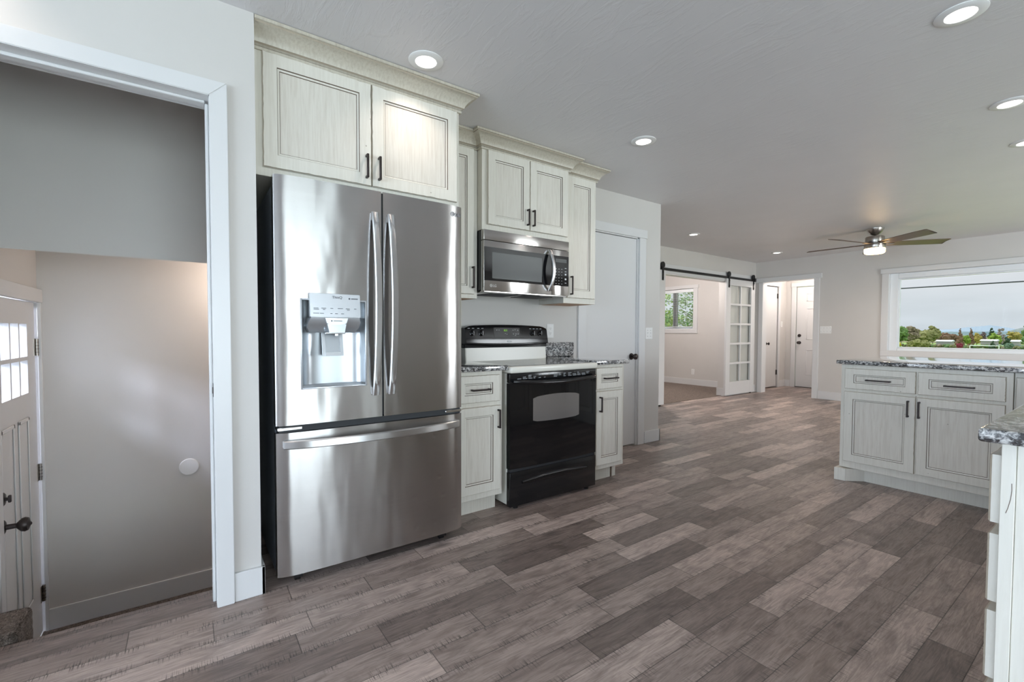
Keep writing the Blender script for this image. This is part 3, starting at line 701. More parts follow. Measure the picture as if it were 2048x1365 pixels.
# ================================================================= CABINETRY
def T_x(x, y0):   # face looks toward +X; local a runs along +Y from y0, n outwards
    return lambda a, z, n: (x+n, y0+a, z)
def T_y(y, x0):   # face looks toward -Y; local a runs along +X from x0
    return lambda a, z, n: (x0+a, y-n, z)
def T_xn(x, y0):  # face looks toward -X
    return lambda a, z, n: (x-n, y0+a, z)
def panel_front(T, w, z0, z1, parent, name, stile=.057, rail=None, t=.02, seed=0):
    rnd = random.Random(seed); rail = rail or stile
    mb = MB(); n = 26
    jit = [rnd.uniform(0, 1)**3 for _ in range(4*n)]
    def ring(inset_a, inset_z, d, j=0.):
        a0, a1, b0, b1 = inset_a, w-inset_a, z0+inset_z, z1-inset_z; pts = []
        for side in range(4):
            for i in range(n):
                q = i/n; e = j*jit[(side*n+i)] if 0 < i else 0
                if side == 0: p = (a0+(a1-a0)*q, b0+e)
                elif side == 1: p = (a1-e, b0+(b1-b0)*q)
                elif side == 2: p = (a1-(a1-a0)*q, b1-e)
                else: p = (a0+e, b1-(b1-b0)*q)
                pts.append(T(p[0], p[1], d))
        return pts
    seqs = [(ring(0, 0, 0), ring(0, 0, t-.0035, .002), M_CAB), (None, ring(.0022, .0022, t, .0025), M_EDGE), (None, ring(stile, rail, t), M_CAB),
            (None, ring(stile+.0024, rail+.0024, t-.005), M_GLAZE), (None, ring(stile+.0105, rail+.0105, t-.0065), M_CAB), (None, ring(stile+.0130, rail+.0130, t-.0095), M_GLAZE)]
    prev = [mb.bm.verts.new(p) for p in seqs[0][0]]
    first = prev
    for _, pts, m in seqs:
        cur = [mb.bm.verts.new(p) for p in pts]; fs = []
        for i in range(4*n): fs.append(mb.bm.faces.new((prev[i], prev[(i+1) % (4*n)], cur[(i+1) % (4*n)], cur[i])))
        mb._set(fs, m); prev = cur
    mb.cap(prev, M_CABP); mb.cap(list(reversed(first)), M_CAB)
    return mb.build(name, parent, smooth=25)
def pull(T, a0, z0, a1, z1, parent, stand=.030, name='handle'):
    mb = MB()
    P = lambda a, z, n: Vector(T(a, z, n))
    d = .0052
    vertical = abs(z1-z0) > abs(a1-a0)
    pts = [P(a0, z0, stand), P(a1, z1, stand)]
    def bx(aa, ab, za, zb, n0, n1, bev):
        p, q = P(min(aa, ab), min(za, zb), n0), P(max(aa, ab), max(za, zb), n1)
        mb.box(p.x, q.x, p.y, q.y, p.z, q.z, M_PULL, bev, 1)
    if vertical:
        bx(a0-d, a0+d, z0, z1, stand-.010, stand, .0015)
        for z in (min(z0, z1), max(z0, z1)-.011): bx(a0-d, a0+d, z, z+.011, 0, stand-.004, .001)
    else:
        bx(a0, a1, z0-d, z0+d, stand-.010, stand, .0015)
        for a in (min(a0, a1), max(a0, a1)-.011): bx(a, a+.011, z0-d, z0+d, 0, stand-.004, .001)
    return mb.build(name, parent)
CROWN = [(0.0, 2.335), (.010, 2.335), (.012, 2.346), (.007, 2.350), (.014, 2.356), (.022, 2.360), (.026, 2.372), (.036, 2.388), (.052, 2.402), (.068, 2.410), (.076, 2.412), (.076, 2.418), (.084, 2.420), (.084, 2.433), (0.0, 2.433)]
def crown(path, parent, name='crown_moulding'):
    """path: plan polyline, mould on its right-hand side looking along it"""
    mb = MB(); pts = [Vector((p[0], p[1])) for p in path]; offs = []
    for i in range(len(pts)):
        ns = []
        if i > 0: d = (pts[i]-pts[i-1]).normalized(); ns.append(Vector((d.y, -d.x)))
        if i < len(pts)-1: d = (pts[i+1]-pts[i]).normalized(); ns.append(Vector((d.y, -d.x)))
        if len(ns) == 1: offs.append(ns[0])
        else:
            s = ns[0]+ns[1]; offs.append(s/ max(.2, s.dot(ns[0])))
    rows = [[(p.x+o.x*d, p.y+o.y*d, z) for d, z in CROWN] for p, o in zip(pts, offs)]
    n = len(CROWN)
    for k in range(len(rows)-1):
        for i in range(n-1):
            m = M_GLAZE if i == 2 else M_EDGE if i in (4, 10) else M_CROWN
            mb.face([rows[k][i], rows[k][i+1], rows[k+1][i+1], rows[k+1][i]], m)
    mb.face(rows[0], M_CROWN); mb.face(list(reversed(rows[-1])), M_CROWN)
    bmesh.ops.remove_doubles(mb.bm, verts=mb.bm.verts, dist=1e-5)
    return mb.build(name, parent, smooth=30)
def carcass(parent, x0, x1, y0, y1, z0, z1, under=None):
    mb = MB(); mb.box(x0, x1, y0, y1, z0, z1, M_CAB, .0015, 1)
    if under: mb.box(x0+.01, x1-.02, y0+.02, y1-.02, z0-.002, z0-.0005, under)
    return mb.build('body', parent)

# over-fridge cabinet
c = thing('wall_cabinet', 'deep antique white two-door cabinet above the refrigerator', 'cabinet', (-2.6, .745, 1.803), 'antique white wall cabinets')
carcass(c, -2.953, -2.265, .243, 1.245, 1.803, 2.345)
for i, (y0, y1, hy, z) in enumerate(((.276, .7475, .722, 1), (.7515, 1.2235, .784, 2))):
    d = panel_front(T_x(-2.265, y0), y1-y0, 1.839, 2.332, c, 'door', seed=i)
    pull(T_x(-2.245, hy), 0, 1.871, 0, 1.984, d)
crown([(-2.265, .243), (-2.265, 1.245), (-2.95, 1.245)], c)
# tall cabinet left of microwave
c = thing('wall_cabinet', 'tall narrow antique white cabinet between refrigerator and microwave', 'cabinet', (-2.8, 1.42, 1.347), 'antique white wall cabinets')
carcass(c, -2.953, -2.655, 1.247, 1.598, 1.347, 2.345, M_TAN)
d = panel_front(T_x(-2.655, 1.262), .303, 1.374, 2.333, c, 'door', .054, seed=4); pull(T_x(-2.635, 1.549), 0, 1.414, 0, 1.557, d)
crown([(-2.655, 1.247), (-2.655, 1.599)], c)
# microwave cabinet
c = thing('wall_cabinet', 'antique white two-door cabinet above the microwave', 'cabinet', (-2.78, 1.987, 1.806), 'antique white wall cabinets')
carcass(c, -2.953, -2.60, 1.601, 2.374, 1.806, 2.345)
for i, (y0, y1, hy) in enumerate(((1.6375, 1.9885, 1.966), (1.992, 2.353, 2.016))):
    d = panel_front(T_x(-2.60, y0), y1-y0, 1.842, 2.334, c, 'door', seed=8+i)
    pull(T_x(-2.58, hy), 0, 1.874, 0, 1.987, d)
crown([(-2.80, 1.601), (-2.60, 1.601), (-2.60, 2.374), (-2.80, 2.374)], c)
# tall cabinet right
c = thing('wall_cabinet', 'tall narrow antique white cabinet right of the microwave', 'cabinet', (-2.8, 2.55, 1.349), 'antique white wall cabinets')
carcass(c, -2.953, -2.655, 2.377, 2.722, 1.349, 2.345, M_TAN)
d = panel_front(T_x(-2.655, 2.400), .303, 1.391, 2.333, c, 'door', .06, seed=12); pull(T_x(-2.635, 2.434), 0, 1.414, 0, 1.558, d)
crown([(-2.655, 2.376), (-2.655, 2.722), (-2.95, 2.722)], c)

def base_body(c, x0, x1, y0, y1, toe_x, ztop=.885):
    mb = MB(); mb.box(x0, x1, y0, y1, .108, ztop, M_CAB, .0015, 1); mb.build('body', c)
    mb = MB(); mb.box(x0, toe_x, y0+.002, y1-.002, 0, .108, M_CAB); mb.build('toe_kick', c)
c = thing('base_cabinet', 'narrow antique white base cabinet between refrigerator and range', 'cabinet', (-2.65, 1.42, 0), 'antique white base cabinets')
base_body(c, -2.953, -2.3424, 1.235, 1.592, -2.4174)
d = panel_front(T_x(-2.3424, 1.262), .302, .699, .862, c, 'drawer', .052, .046, seed=20); pull(T_x(-2.3224, 1.262), .094, .777, .222, .777, d)
d = panel_front(T_x(-2.3424, 1.262), .308, .149, .672, c, 'door', .055, seed=21); pull(T_x(-2.3224, 1.549), 0, .533, 0, .648, d)
c = thing('base_cabinet', 'narrow antique white base cabinet right of the range', 'cabinet', (-2.65, 2.55, 0), 'antique white base cabinets')
base_body(c, -2.953, -2.3424, 2.398, 2.7214, -2.4174)
mb = MB(); mb.box(-2.42, -2.413, 2.66, 2.675, 0, .108, M_GLAZE); mb.build('toe_seam', c)
d = panel_front(T_x(-2.3424, 2.404), .280, .706, .862, c, 'drawer', .05, .046, seed=22); pull(T_x(-2.3224, 2.404), .074, .784, .213, .784, d)
d = panel_front(T_x(-2.3424, 2.404), .286, .144, .690, c, 'door', .055, seed=23); pull(T_x(-2.3224, 2.440), 0, .540, 0, .652, d)

def worktop(name, label, boxes, group=None, bev=.006):
    mb = MB()
    for b in boxes: mb.box(*b, M_GRAN, bev, 3)
    return mb
c = thing('granite_countertop', 'short granite countertop between refrigerator and range', 'countertop', (-2.63, 1.42, .886), 'speckled granite countertops')
mb = MB(); mb.box(-2.953, -2.307, 1.228, 1.617, .886, .916, M_GRAN, .006, 3); mb.build('slab', c)
mb = MB(); mb.box(-2.953, -2.934, 1.228, 1.617, .9165, 1.036, M_GRAN, .003, 1); mb.build('upstand', c)
c = thing('granite_countertop', 'short granite countertop with upstand right of the range', 'countertop', (-2.63, 2.57, .886), 'speckled granite countertops')
mb = MB(); mb.box(-2.953, -2.307, 2.393, 2.7466, .886, .916, M_GRAN, .006, 3); mb.build('slab', c)
mb = MB(); mb.box(-2.953, -2.934, 2.393, 2.755, .9165, 1.036, M_GRAN, .003, 1); mb.build('upstand', c)

# ---- peninsula
c = thing('peninsula_cabinet', 'antique white peninsula cabinet with two drawers over two doors', 'cabinet', (-.9, 4.4, 0), 'antique white base cabinets')
mb = MB(); mb.box(-1.372, -.478, 4.08, 4.72, .098, .885, M_CAB, .0015, 1); mb.build('body', c)
mb = MB(); mb.box(-1.30, -.478, 4.1535, 4.70, 0, .097, M_CAB); mb.build('toe_kick', c)
mb = MB(); mb.prism([(-1.390, 4.038), (-1.323, 4.048), (-1.228, 4.158), (-1.228, 4.74), (-1.390, 4.74)], 'z', 0, .092, M_CAB); mb.build('corner_foot', c)
for i, (a0, a1, s) in enumerate(((-1.343, -.929, 30), (-.918, -.506, 31))):
    d = panel_front(T_y(4.08, a0), a1-a0, .704, .857, c, 'drawer', .056, .044, seed=s); q = (a1-a0)/2; pull(T_y(4.06, a0), q-.073, .777, q+.073, .777, d)
for i, (a0, a1, hx, s) in enumerate(((-1.345, -.927, .380, 32), (-.920, -.506, .014, 33))):
    d = panel_front(T_y(4.08, a0), a1-a0, .151, .683, c, 'door', .056, seed=s); pull(T_y(4.06, a0), hx, .542, hx, .656, d)
c = thing('peninsula_cabinet', 'antique white corner cabinet at the right end of the peninsula', 'cabinet', (0, 4.4, 0), 'antique white base cabinets')
mb = MB(); mb.box(-.476, .44, 4.10, 4.72, .098, .885, M_CAB, .0015, 1); mb.build('body', c)
mb = MB(); mb.box(-.476, .44, 4.1535, 4.70, 0, .097, M_CAB); mb.build('toe_kick', c)
d = panel_front(T_y(4.10, -.468), .26, .151, .857, c, 'door', .04, seed=34); pull(T_y(4.08, -.468), .055, .62, .055, .75, d)
c = thing('granite_countertop', 'large granite peninsula countertop reflecting the picture window', 'countertop', (-.45, 4.57, .886), 'speckled granite countertops')
mb = MB(); mb.box(-1.397, .47, 4.045, 5.09, .888, .917, M_GRAN, .006, 3); mb.build('slab', c)
# ---- near run
c = thing('drawer_cabinet', 'whitewashed drawer cabinet end nearest the viewer at lower right', 'cabinet', (.13, 2.7, 0), 'antique white base cabinets')
mb = MB(); mb.box(-.1605, .44, 1.448, 4.075, .10, .885, M_CAB, .0015, 1); mb.build('body', c)
mb = MB(); mb.box(-.11, .44, 1.452, 4.07, 0, .10, M_CAB); mb.build('toe_kick', c)
mb = MB(); mb.box(-.1835, -.161, 1.445, 4.07, .10, .885, M_CAB, .001, 1); mb.build('face_frame', c)
mb = MB()
pts = [(-.1665, .8, 0), (-.166, .785, 0), (-.1675, .765, 0), (-.171, .745, 0), (-.174, .733, 0)]
mb.bar([(x, 1.4448, z) for x, z, _ in pts], (1, 0, 0), .0012, .0006, M_GLAZE); mb.build('wood_crack', c, label='dark curved crack in the face frame')
for i, (z0, z1) in enumerate(((.700, .853), (.520, .674), (.344, .498), (.135, .318))):
    d = panel_front(T_xn(-.1835, 1.47), .76, z0, z1, c, 'drawer', .05, .042, t=.0205, seed=40+i); pull(T_xn(-.204, 1.47), .307, (z0+z1)/2, .453, (z0+z1)/2, d)
for i, (y0, y1) in enumerate(((2.26, 2.70), (2.71, 3.15), (3.18, 3.60), (3.61, 4.03))):
    d = panel_front(T_xn(-.1835, y0), y1-y0, .151, .853, c, 'door', .056, seed=50+i); pull(T_xn(-.2035, y0), .42 if i % 2 == 0 else .04, .66, .42 if i % 2 == 0 else .04, .78, d)
c = thing('granite_countertop', 'bright granite countertop corner nearest the viewer at lower right', 'countertop', (.12, 2.7, .886), 'speckled granite countertops')
mb = MB(); mb.box(-.2165, .47, 1.411, 4.043, .887, .917, M_GRAN, .007, 3); mb.build('slab', c)

# ================================================================= REFRIGERATOR
fr = thing('refrigerator', 'stainless french door refrigerator with water dispenser', 'refrigerator', (-2.55, .755, 0))
FX, FY0, FY1 = -2.1495, .3015, 1.2085
mb = MB(); mb.box(-2.93, -2.235, FY0+.004, FY1-.004, .035, 1.765, M_FRIDGESIDE, .006, 2); mb.box(-2.24, -2.222, FY0+.03, FY1-.03, .06, 1.76, M_DARKGAP); mb.build('body', fr)
def curve_x(y):
    q = abs((y-.755)/.4535); return FX - .003*q*q - .017*q**9
def door_shell(name, y0, y1, z0, z1, mat, hole=None, edge=.012):
    mb = MB(); ys = [y0 + (y1-y0)*i/28 for i in range(29)]; zs = [z0, z0+.02, (z0+z1)/2, z1-.02, z1]
    if hole:
        ys = sorted(set([y for y in ys if min(abs(y-hole[0]), abs(y-hole[1])) > .006] + [hole[0], hole[1]]))
        zs = sorted(set([z0, z0+.02, hole[2], (hole[2]+hole[3])/2, hole[3], z1-.02, z1]))
    V = [[mb.bm.verts.new((curve_x(y) - (.004 if (y in (ys[0], ys[-1]) and abs(y-.765) > .1) else 0), y, z)) for y in ys] for z in zs]; fs = []
    for j in range(len(zs)-1):
        for i in range(len(ys)-1):
            if hole and hole[0]-1e-6 <= ys[i] < hole[1]-1e-6 and hole[2]-1e-6 <= zs[j] < hole[3]-1e-6: continue
            fs.append(mb.bm.faces.new((V[j][i], V[j][i+1], V[j+1][i+1], V[j+1][i])))
    mb._set(fs, mat)
    xb = -2.222; fs = []
    for row, z in ((V[0], z0), (V[-1], z1)):
        b = [mb.bm.verts.new((xb, y, z)) for y in ys]
        for i in range(len(ys)-1): fs.append(mb.bm.faces.new((row[i], row[i+1], b[i+1], b[i])))
    for k in (0, -1):
        b = [mb.bm.verts.new((xb, ys[k], z)) for z in zs]
        for j in range(len(zs)-1): fs.append(mb.bm.faces.new((V[j][k], V[j+1][k], b[j+1], b[j])))
    fs.append(mb.bm.faces.new([mb.bm.verts.new(p) for p in ((xb, y0, z0), (xb, y1, z0), (xb, y1, z1), (xb, y0, z1))]))
    mb._set(fs, mat)
    bmesh.ops.remove_doubles(mb.bm, verts=mb.bm.verts, dist=1e-6)
    return mb.build(name, fr, smooth=28)
HOLE = (.403, .683, .872, 1.264)
dl = door_shell('left_door', FY0, .7605, .7135, 1.7905, M_STEEL, HOLE)
dr = door_shell('right_door', .769, FY1, .7135, 1.7905, M_STEEL)
fd = door_shell('freezer_drawer', FY0, FY1, .050, .6815, M_STEELD)
mb = MB(); mb.box(-2.24, -2.166, FY0+.012, FY1-.012, .683, .712, M_DARKGAP); mb.box(-2.235, -2.160, .7600, .7695, .72, 1.785, M_DARKGAP); mb.build('gasket', fr)
for y0, y1 in ((FY0+.004, FY0+.105), (FY1-.10, FY1-.004)):
    mb = MB(); mb.box(-2.235, -2.163, y0, y1, .690, .706, M_CHROME, .003, 1); mb.cyl((-2.19, (y0+y1)/2, .684), (-2.19, (y0+y1)/2, .7125), .012, M_CHROME, 12); mb.build('hinge', fr)
for y in (FY0+.06, FY1-.06):
    mb = MB(); mb.box(-2.36, -2.22, y-.03, y+.03, 1.766, 1.79, M_FRIDGESIDE, .006, 2); mb.build('hinge_cover', fr)
for x, y in ((-2.215, FY0+.085), (-2.215, FY1-.105), (-2.85, FY0+.08), (-2.85, FY1-.08)):
    mb = MB(); mb.lathe((x, y-.014, .02), (0, 1, 0), [(.012, 0), (.02, .003), (.02, .025), (.012, .028)], M_BLACKENAMEL, 18); mb.box(x-.03, x+.03, y-.018, y+.018, .022, .04, M_BLACKENAMEL); mb.build('caster', fr)
mb = MB(); mb.box(-2.70, -2.24, FY0+.02, FY1-.02, .022, .036, M_DARKGAP); mb.build('bottom_grille', fr)
# vertical handles (bowed)
def bow(y0, z0, y1, z1, lift, n=20):
    out = []
    for i in range(n+1):
        q = i/n; s = math.sin(PI*q)**.75 if 0 < q < 1 else 0
        out.append((FX + .010 + lift*s, y0+(y1-y0)*q, z0+(z1-z0)*q))
    return out
for dpar, y in ((dl, .7255), (dr, .8035)):
    mb = MB(); mb.bar(bow(y, .822, y, 1.684, .052), (0, 1, 0), .032, .017, M_STEELP); mb.box(FX-.004, FX+.014, y-.014, y+.014, .826, .858, M_STEELP, .002, 1); mb.box(FX-.004, FX+.014, y-.014, y+.014, 1.648, 1.68, M_STEELP, .002, 1); mb.build('handle', dpar)
mb = MB(); pts = []
for i in range(25):
    q = i/24; pts.append((curve_x(.330+.849*q) + .010 + .050*(math.sin(PI*q)**.7 if 0 < q < 1 else 0), .330+.849*q, .632 + .0*q))
mb.bar(pts, (0, 0, 1), .036, .017, M_STEELP)
for y in (.338, 1.171): mb.box(curve_x(y)-.004, curve_x(y)+.012, y-.012, y+.012, .618, .648, M_STEELP, .002, 1)
mb.build('handle', fd)
# dispenser
dp = MB(); y0, y1, z0, z1 = HOLE; fx = FX-.0015
prof = []
for i in range(21):
    q = i/20; y = y0 + (y1-y0)*q; d = .058*(1-abs(2*q-1)**5)**.6
    prof.append((fx-d, y))
rows = [[(x if 0 < k < 3 else x, y, z) for x, y in prof] for k, z in enumerate((z0+.012, z0+.05, z1-.02, z1))]
dp.grid(rows, M_DISP)
dp.face([(fx, y0, z0), (fx, y1, z0)] + [(x, y, z0+.012) for x, y in reversed(prof)], M_DISPL)
dp.face([(x, y, z1) for x, y in prof], M_DISP)
for a, b, c_, d_ in ((y0-.004, y0+.003, z0-.004, z1+.004), (y1-.003, y1+.004, z0-.004, z1+.004), (y0, y1, z0-.004, z0+.003), (y0, y1, z1-.003, z1+.004)):
    dp.box(fx-.002, fx+.003, a, b, c_, d_, M_DISPL, .0008, 1)
disp = dp.build('dispenser', dl, smooth=45)
mb = MB(); P = [(-2.150, 1.294), (-2.1285, 1.291), (-2.119, 1.187), (-2.150, 1.187)]
mb.prism([(x, z) for x, z in P], 'y', .433, .651, M_DISPL); bmesh.ops.bevel(mb.bm, geom=mb.bm.edges[:], offset=.002, segments=2, affect='EDGES'); cp = mb.build('control_panel', disp)
mb = MB()
rows = []
for z, x, a, b in ((1.187, -2.1205, .434, .650), (1.165, -2.125, .424, .655), (1.14, -2.140, .420, .652), (1.118, -2.165, .436, .640)):
    rows.append([(-2.20, a, z), (x, a+.004, z), (x, (a+b)/2, z), (x, b-.004, z), (-2.20, b, z)])
mb.grid(rows, M_DISP); mb.face([p for p in rows[-1]], M_DISP); mb.build('chin', disp, smooth=50)
mb = MB(); mb.prism([(.494, 1.183), (.592, 1.183), (.585, 1.160), (.572, 1.154), (.514, 1.154), (.501, 1.160)], 'x', -2.15, -2.112, M_DISPL); mb.prism([(.503, 1.156), (.585, 1.156), (.578, 1.118), (.512, 1.118)], 'x', -2.17, -2.116, M_DISP); mb.build('nozzle_cover', disp)
mb = MB(); mb.cyl((-2.14, .548, 1.125), (-2.14, .548, 1.104), .008, M_CHROME, 12); mb.box(-2.16, -2.13, .500, .585, 1.112, 1.120, M_CHROME, .002, 1); mb.build('nozzle', disp)
mb = MB()
pad = [(-2.186, 1.118), (-2.180, 1.118), (-2.158, 1.012), (-2.164, 1.012)]
for a, b in ((.492, .506), (.570, .584)): mb.prism(pad, 'y', a, b, M_DISPL)
mb.prism([(-2.1615, 1.03), (-2.1555, 1.03), (-2.158, 1.012), (-2.164, 1.012)], 'y', .506, .570, M_DISPL); mb.prism([(-2.188, 1.118), (-2.184, 1.118), (-2.167, 1.03), (-2.172, 1.03)], 'y', .506, .570, M_DISP); mb.build('paddle', disp)
# panel printing: wordmark and button legends
def on_panel(y, z): return (-2.1285 + (1.291-z)/(1.291-1.187)*.0095 + .0008, y, z)
text_part('wordmark', 'ThinQ', .0165, on_panel(.527, 1.2705), (0, 1, 0), (.091, 0, .996), M_INK, cp, .0003)
mb = MB(); o = on_panel(.602, 1.272); mb.lathe(o, (1, 0, 0), [(.004, 0), (.004, .0006)], M_INK, 12); mb.box(o[0], o[0]+.0006, .610, .640, 1.270, 1.274, M_INK); mb.build('badge', cp)
mb = MB()
for z, segs in ((1.226, ((.448, .468), (.480, .500), (.518, .530), (.550, .572), (.585, .602), (.622, .632))), (1.2205, ((.448, .470), (.486, .496), (.590, .602))), (1.203, ((.446, .470), (.474, .490), (.517, .526), (.538, .549), (.564, .576)))):
    for a, b in segs:
        o = on_panel(a, z); mb.box(o[0]-.001, o[0]+.0004, a, b, z-.0012, z+.0012, M_INK)
mb.build('button_legends', cp)
mb = MB(); mb.lathe((-2.112, .521, 1.170), (1, 0, 0), [(.0035, 0), (.0035, .0005)], M_INK, 12); mb.box(-2.112, -2.1115, .528, .566, 1.1685, 1.1715, M_INK); mb.build('nozzle_legend', disp)
def lg_logo(parent, x, y, z, s, m, ml):
    """round emblem with the letters LG inside a ring, then the wordmark; faces +X"""
    mb = MB(); seg = 24
    rows = [[(x + dx, y + rr*s*math.cos(2*PI*i/seg), z + rr*s*math.sin(2*PI*i/seg)) for i in range(seg)] for rr, dx in ((.78, .0), (.80, .0014), (1.0, .0014), (1.02, 0))]
    mb.grid(rows, m, True)
    mb.box(x, x+.0014, y-.16*s, y-.02*s, z-.42*s, z+.42*s, m); mb.box(x, x+.0014, y-.16*s, y+.22*s, z-.42*s, z-.28*s, m)
    mb.box(x, x+.0014, y+.1*s, y+.85*s, z-.07*s, z+.07*s, m); mb.lathe((x, y-.42*s, z+.2*s), (1, 0, 0), [(.12*s, 0), (.12*s, .0014)], m, 10)
    mb.build('emblem', parent)
    text_part('wordmark', 'LG', 2.35*s, (x+.0008, y+1.45*s, z-.82*s), (0, 1, 0), (0, 0, 1), ml, parent, .0007)
lg_logo(dr, curve_x(1.146)+.0006, 1.146, 1.7445, .0112, M_FRIDGESIDE, M_FRIDGESIDE)

# ================================================================= MICROWAVE
mw = thing('microwave', 'stainless over-the-range microwave with black glass door', 'microwave', (-2.77, 1.98, 1.395))
mb = MB(); mb.box(-2.952, -2.61, 1.603, 2.372, 1.40, 1.803, M_BLACKENAMEL, .004, 1); mb.build('body', mw)
mb = MB(); mb.box(-2.612, -2.575, 1.602, 2.359, 1.736, 1.804, M_STEELM, .003, 2); mb.build('vent_grille', mw)
dm = MB(); dm.box(-2.612, -2.575, 1.602, 2.191, 1.397, 1.733, M_STEELM, .003, 2); dmo = dm.build('door', mw)
mb = MB(); mb.box(-2.578, -2.5735, 1.604, 2.189, 1.467, 1.690, M_BLACKGLASS, .001, 1); dg = mb.build('door_glass', dmo)
mb = MB(); mb.box(-2.5736, -2.5728, 1.667, 2.095, 1.483, 1.658, M_MWWIN); mb.build('viewing_window', dg)
cm = MB(); cm.box(-2.612, -2.575, 2.194, 2.359, 1.397, 1.733, M_STEELM, .003, 2); cmo = cm.build('control_side', mw)
mb = MB(); mb.box(-2.578, -2.5735, 2.196, 2.357, 1.468, 1.691, M_BLACKGLASS, .001, 1); kp = mb.build('keypad', cmo)
mb = MB()
for r in range(6):
    for k in range(3): mb.box(-2.574, -2.573, 2.226+.028*k, 2.236+.028*k, 1.482+.022*r, 1.4845+.022*r, M_INKL)
for z in (1.49, 1.515, 1.55, 1.575, 1.60): mb.box(-2.574, -2.573, 2.317, 2.333, z, z+.012 if .1 < z-1.4 < .16 else z+.004, M_INKL)
mb.build('key_legends', kp)
mb = MB(); mb.box(-2.574, -2.573, 2.225, 2.335, 1.642, 1.668, M_MWWIN); mb.build('display', kp)
mb = MB(); pts = [(-2.575 + .006 + .052*math.sin(PI*i/18)**.8 if 0 < i < 18 else -2.575+.006, 2.163, 1.425+(1.722-1.425)*i/18) for i in range(19)]
mb.bar(pts, (0, 1, 0), .026, .013, M_STEELP); mb.build('handle', dmo)
lg_logo(dmo, -2.5748, 1.660, 1.434, .0098, M_PLATE, M_PLATE)
mb = MB(); mb.box(-2.93, -2.585, 1.61, 2.35, 1.389, 1.40, M_STEELM, .002, 1)
mb.box(-2.86, -2.66, 1.70, 1.95, 1.386, 1.390, M_DARKGAP); mb.box(-2.86, -2.66, 2.02, 2.27, 1.386, 1.390, M_DARKGAP); mb.box(-2.65, -2.60, 1.90, 2.10, 1.386, 1.390, M_DARKGAP); mb.build('underside', mw)

# ================================================================= RANGE
rg = thing('range', 'almond and black electric range with glass oven door', 'stove', (-2.62, 2.006, 0))
RY0, RY1, RX = 1.6285, 2.3855, -2.3046
mb = MB(); mb.box(-2.93, -2.345, RY0+.002, RY1-.002, .025, .862, M_ALMOND, .003, 1); mb.build('body', rg)
mb = MB(); mb.box(-2.93, -2.292, RY0-.004, RY1+.004, .864, .906, M_ALMOND, .012, 4); ct = mb.build('cooktop', rg)
mb = MB(); mb.box(-2.845, -2.335, RY0+.03, RY1-.03, .9055, .9085, M_COOKGLASS, .001, 1); gl = mb.build('glass', ct)
for x, y, r in ((-2.47, 1.83, .10), (-2.47, 2.19, .075), (-2.70, 1.83, .075), (-2.70, 2.19, .10)):
    mb = MB(); rows = [[(x+rr*math.cos(2*PI*i/40), y+rr*math.sin(2*PI*i/40), .9088) for i in range(40)] for rr in (r-.002, r)]; mb.grid(rows, M_INKL, True); mb.build('burner_ring', gl)
# front vent strip, door, drawer
mb = MB(); mb.box(-2.345, -2.312, RY0, RY1, .803, .862, M_BLACKENAMEL, .004, 2)
mb.build('vent_trim', rg)
mb = MB(); rv = random.Random(5)
for k in range(15):
    y = RY0+.06+.043*k
    for z in (.824, .833, .842):
        if rv.random() < .78:
            mb = MB(); mb.box(-2.3125, -2.3113, y, y+rv.uniform(.014, .036), z, z+.0042, M_VENT); mb.build('vent_slot', rg)

od = MB()
n = 20; rows = []
for z in (.258, .30, .54, .716, .80):
    rows.append([(RX + .010*(1-(2*i/n-1)**2) - .004, RY0 + (RY1-RY0)*i/n, z) for i in range(n+1)])
od.grid(rows, M_BLACKGLASS)
for r in (rows[0], rows[-1]): od.face([(-2.345, RY0, r[0][2])] + r + [(-2.345, RY1, r[0][2])], M_BLACKENAMEL)
for k in (0, -1): od.face([r[k] for r in rows] + [(-2.345, rows[0][k][1], .80), (-2.345, rows[0][k][1], .258)], M_BLACKENAMEL)
odo = od.build('oven_door', rg, smooth=50)
mb = MB(); rows = []
for i in range(13):
    y = 1.806 + (2.213-1.806)*i/12; q = 2*(y-RY0)/(RY1-RY0)-1; x = RX + .010*(1-q*q) - .004 + .0008; e = .0
    top = .700 + .014*(1-(2*i/12-1)**2); bot = .545 - .006*(1-(2*i/12-1)**2)
    if i in (0, 12): top -= .006; bot += .006
    rows.append([(x, y, bot), (x, y, top)])
mb.grid(rows, M_OVENWIN); mb.build('window', odo)
mb = MB(); pts = []
for i in range(21):
    q = i/20; pts.append((RX + .004 + .045*(math.sin(PI*q)**.55 if 0 < q < 1 else 0), RY0+.020+(RY1-RY0-.04)*q, .812 - .016*math.sin(PI*q)))
mb.tube(pts, .0135, M_BLACKENAMEL, 12); mb.build('handle', odo)
mb = MB(); mb.box(-2.345, RX, RY0, RY1, .018, .238, M_BLACKENAMEL, .005, 2); dw = mb.build('storage_drawer', rg)
mb = MB(); rows = []
for i in range(17):
    q = i/16; y = 1.722+(2.292-1.722)*q; zc = .166 + .010*q*0 + .006*math.sin(PI*q); hh = .012 + .014*math.sin(PI*q); 
    rows.append([(RX+.0006, y, zc-hh), (RX+.010, y, zc-hh*.55), (RX+.012, y, zc), (RX+.006, y, zc+hh*.6), (RX+.0006, y, zc+hh*.8)])
mb.grid(rows, M_BLACKGLASS); mb.build('drawer_grip', dw, smooth=60)
mb = MB(); mb.tube([(RX+.0015, 1.722+(2.292-1.722)*i/16, .168+.018*math.sin(PI*i/16)) for i in range(17)], .0018, M_CHROME, 6); mb.build('grip_edge', dw)
mb = MB(); mb.box(-2.345, -2.312, RY0+.006, RY1-.006, .238, .257, M_DARKGAP); mb.build('door_gap', rg)
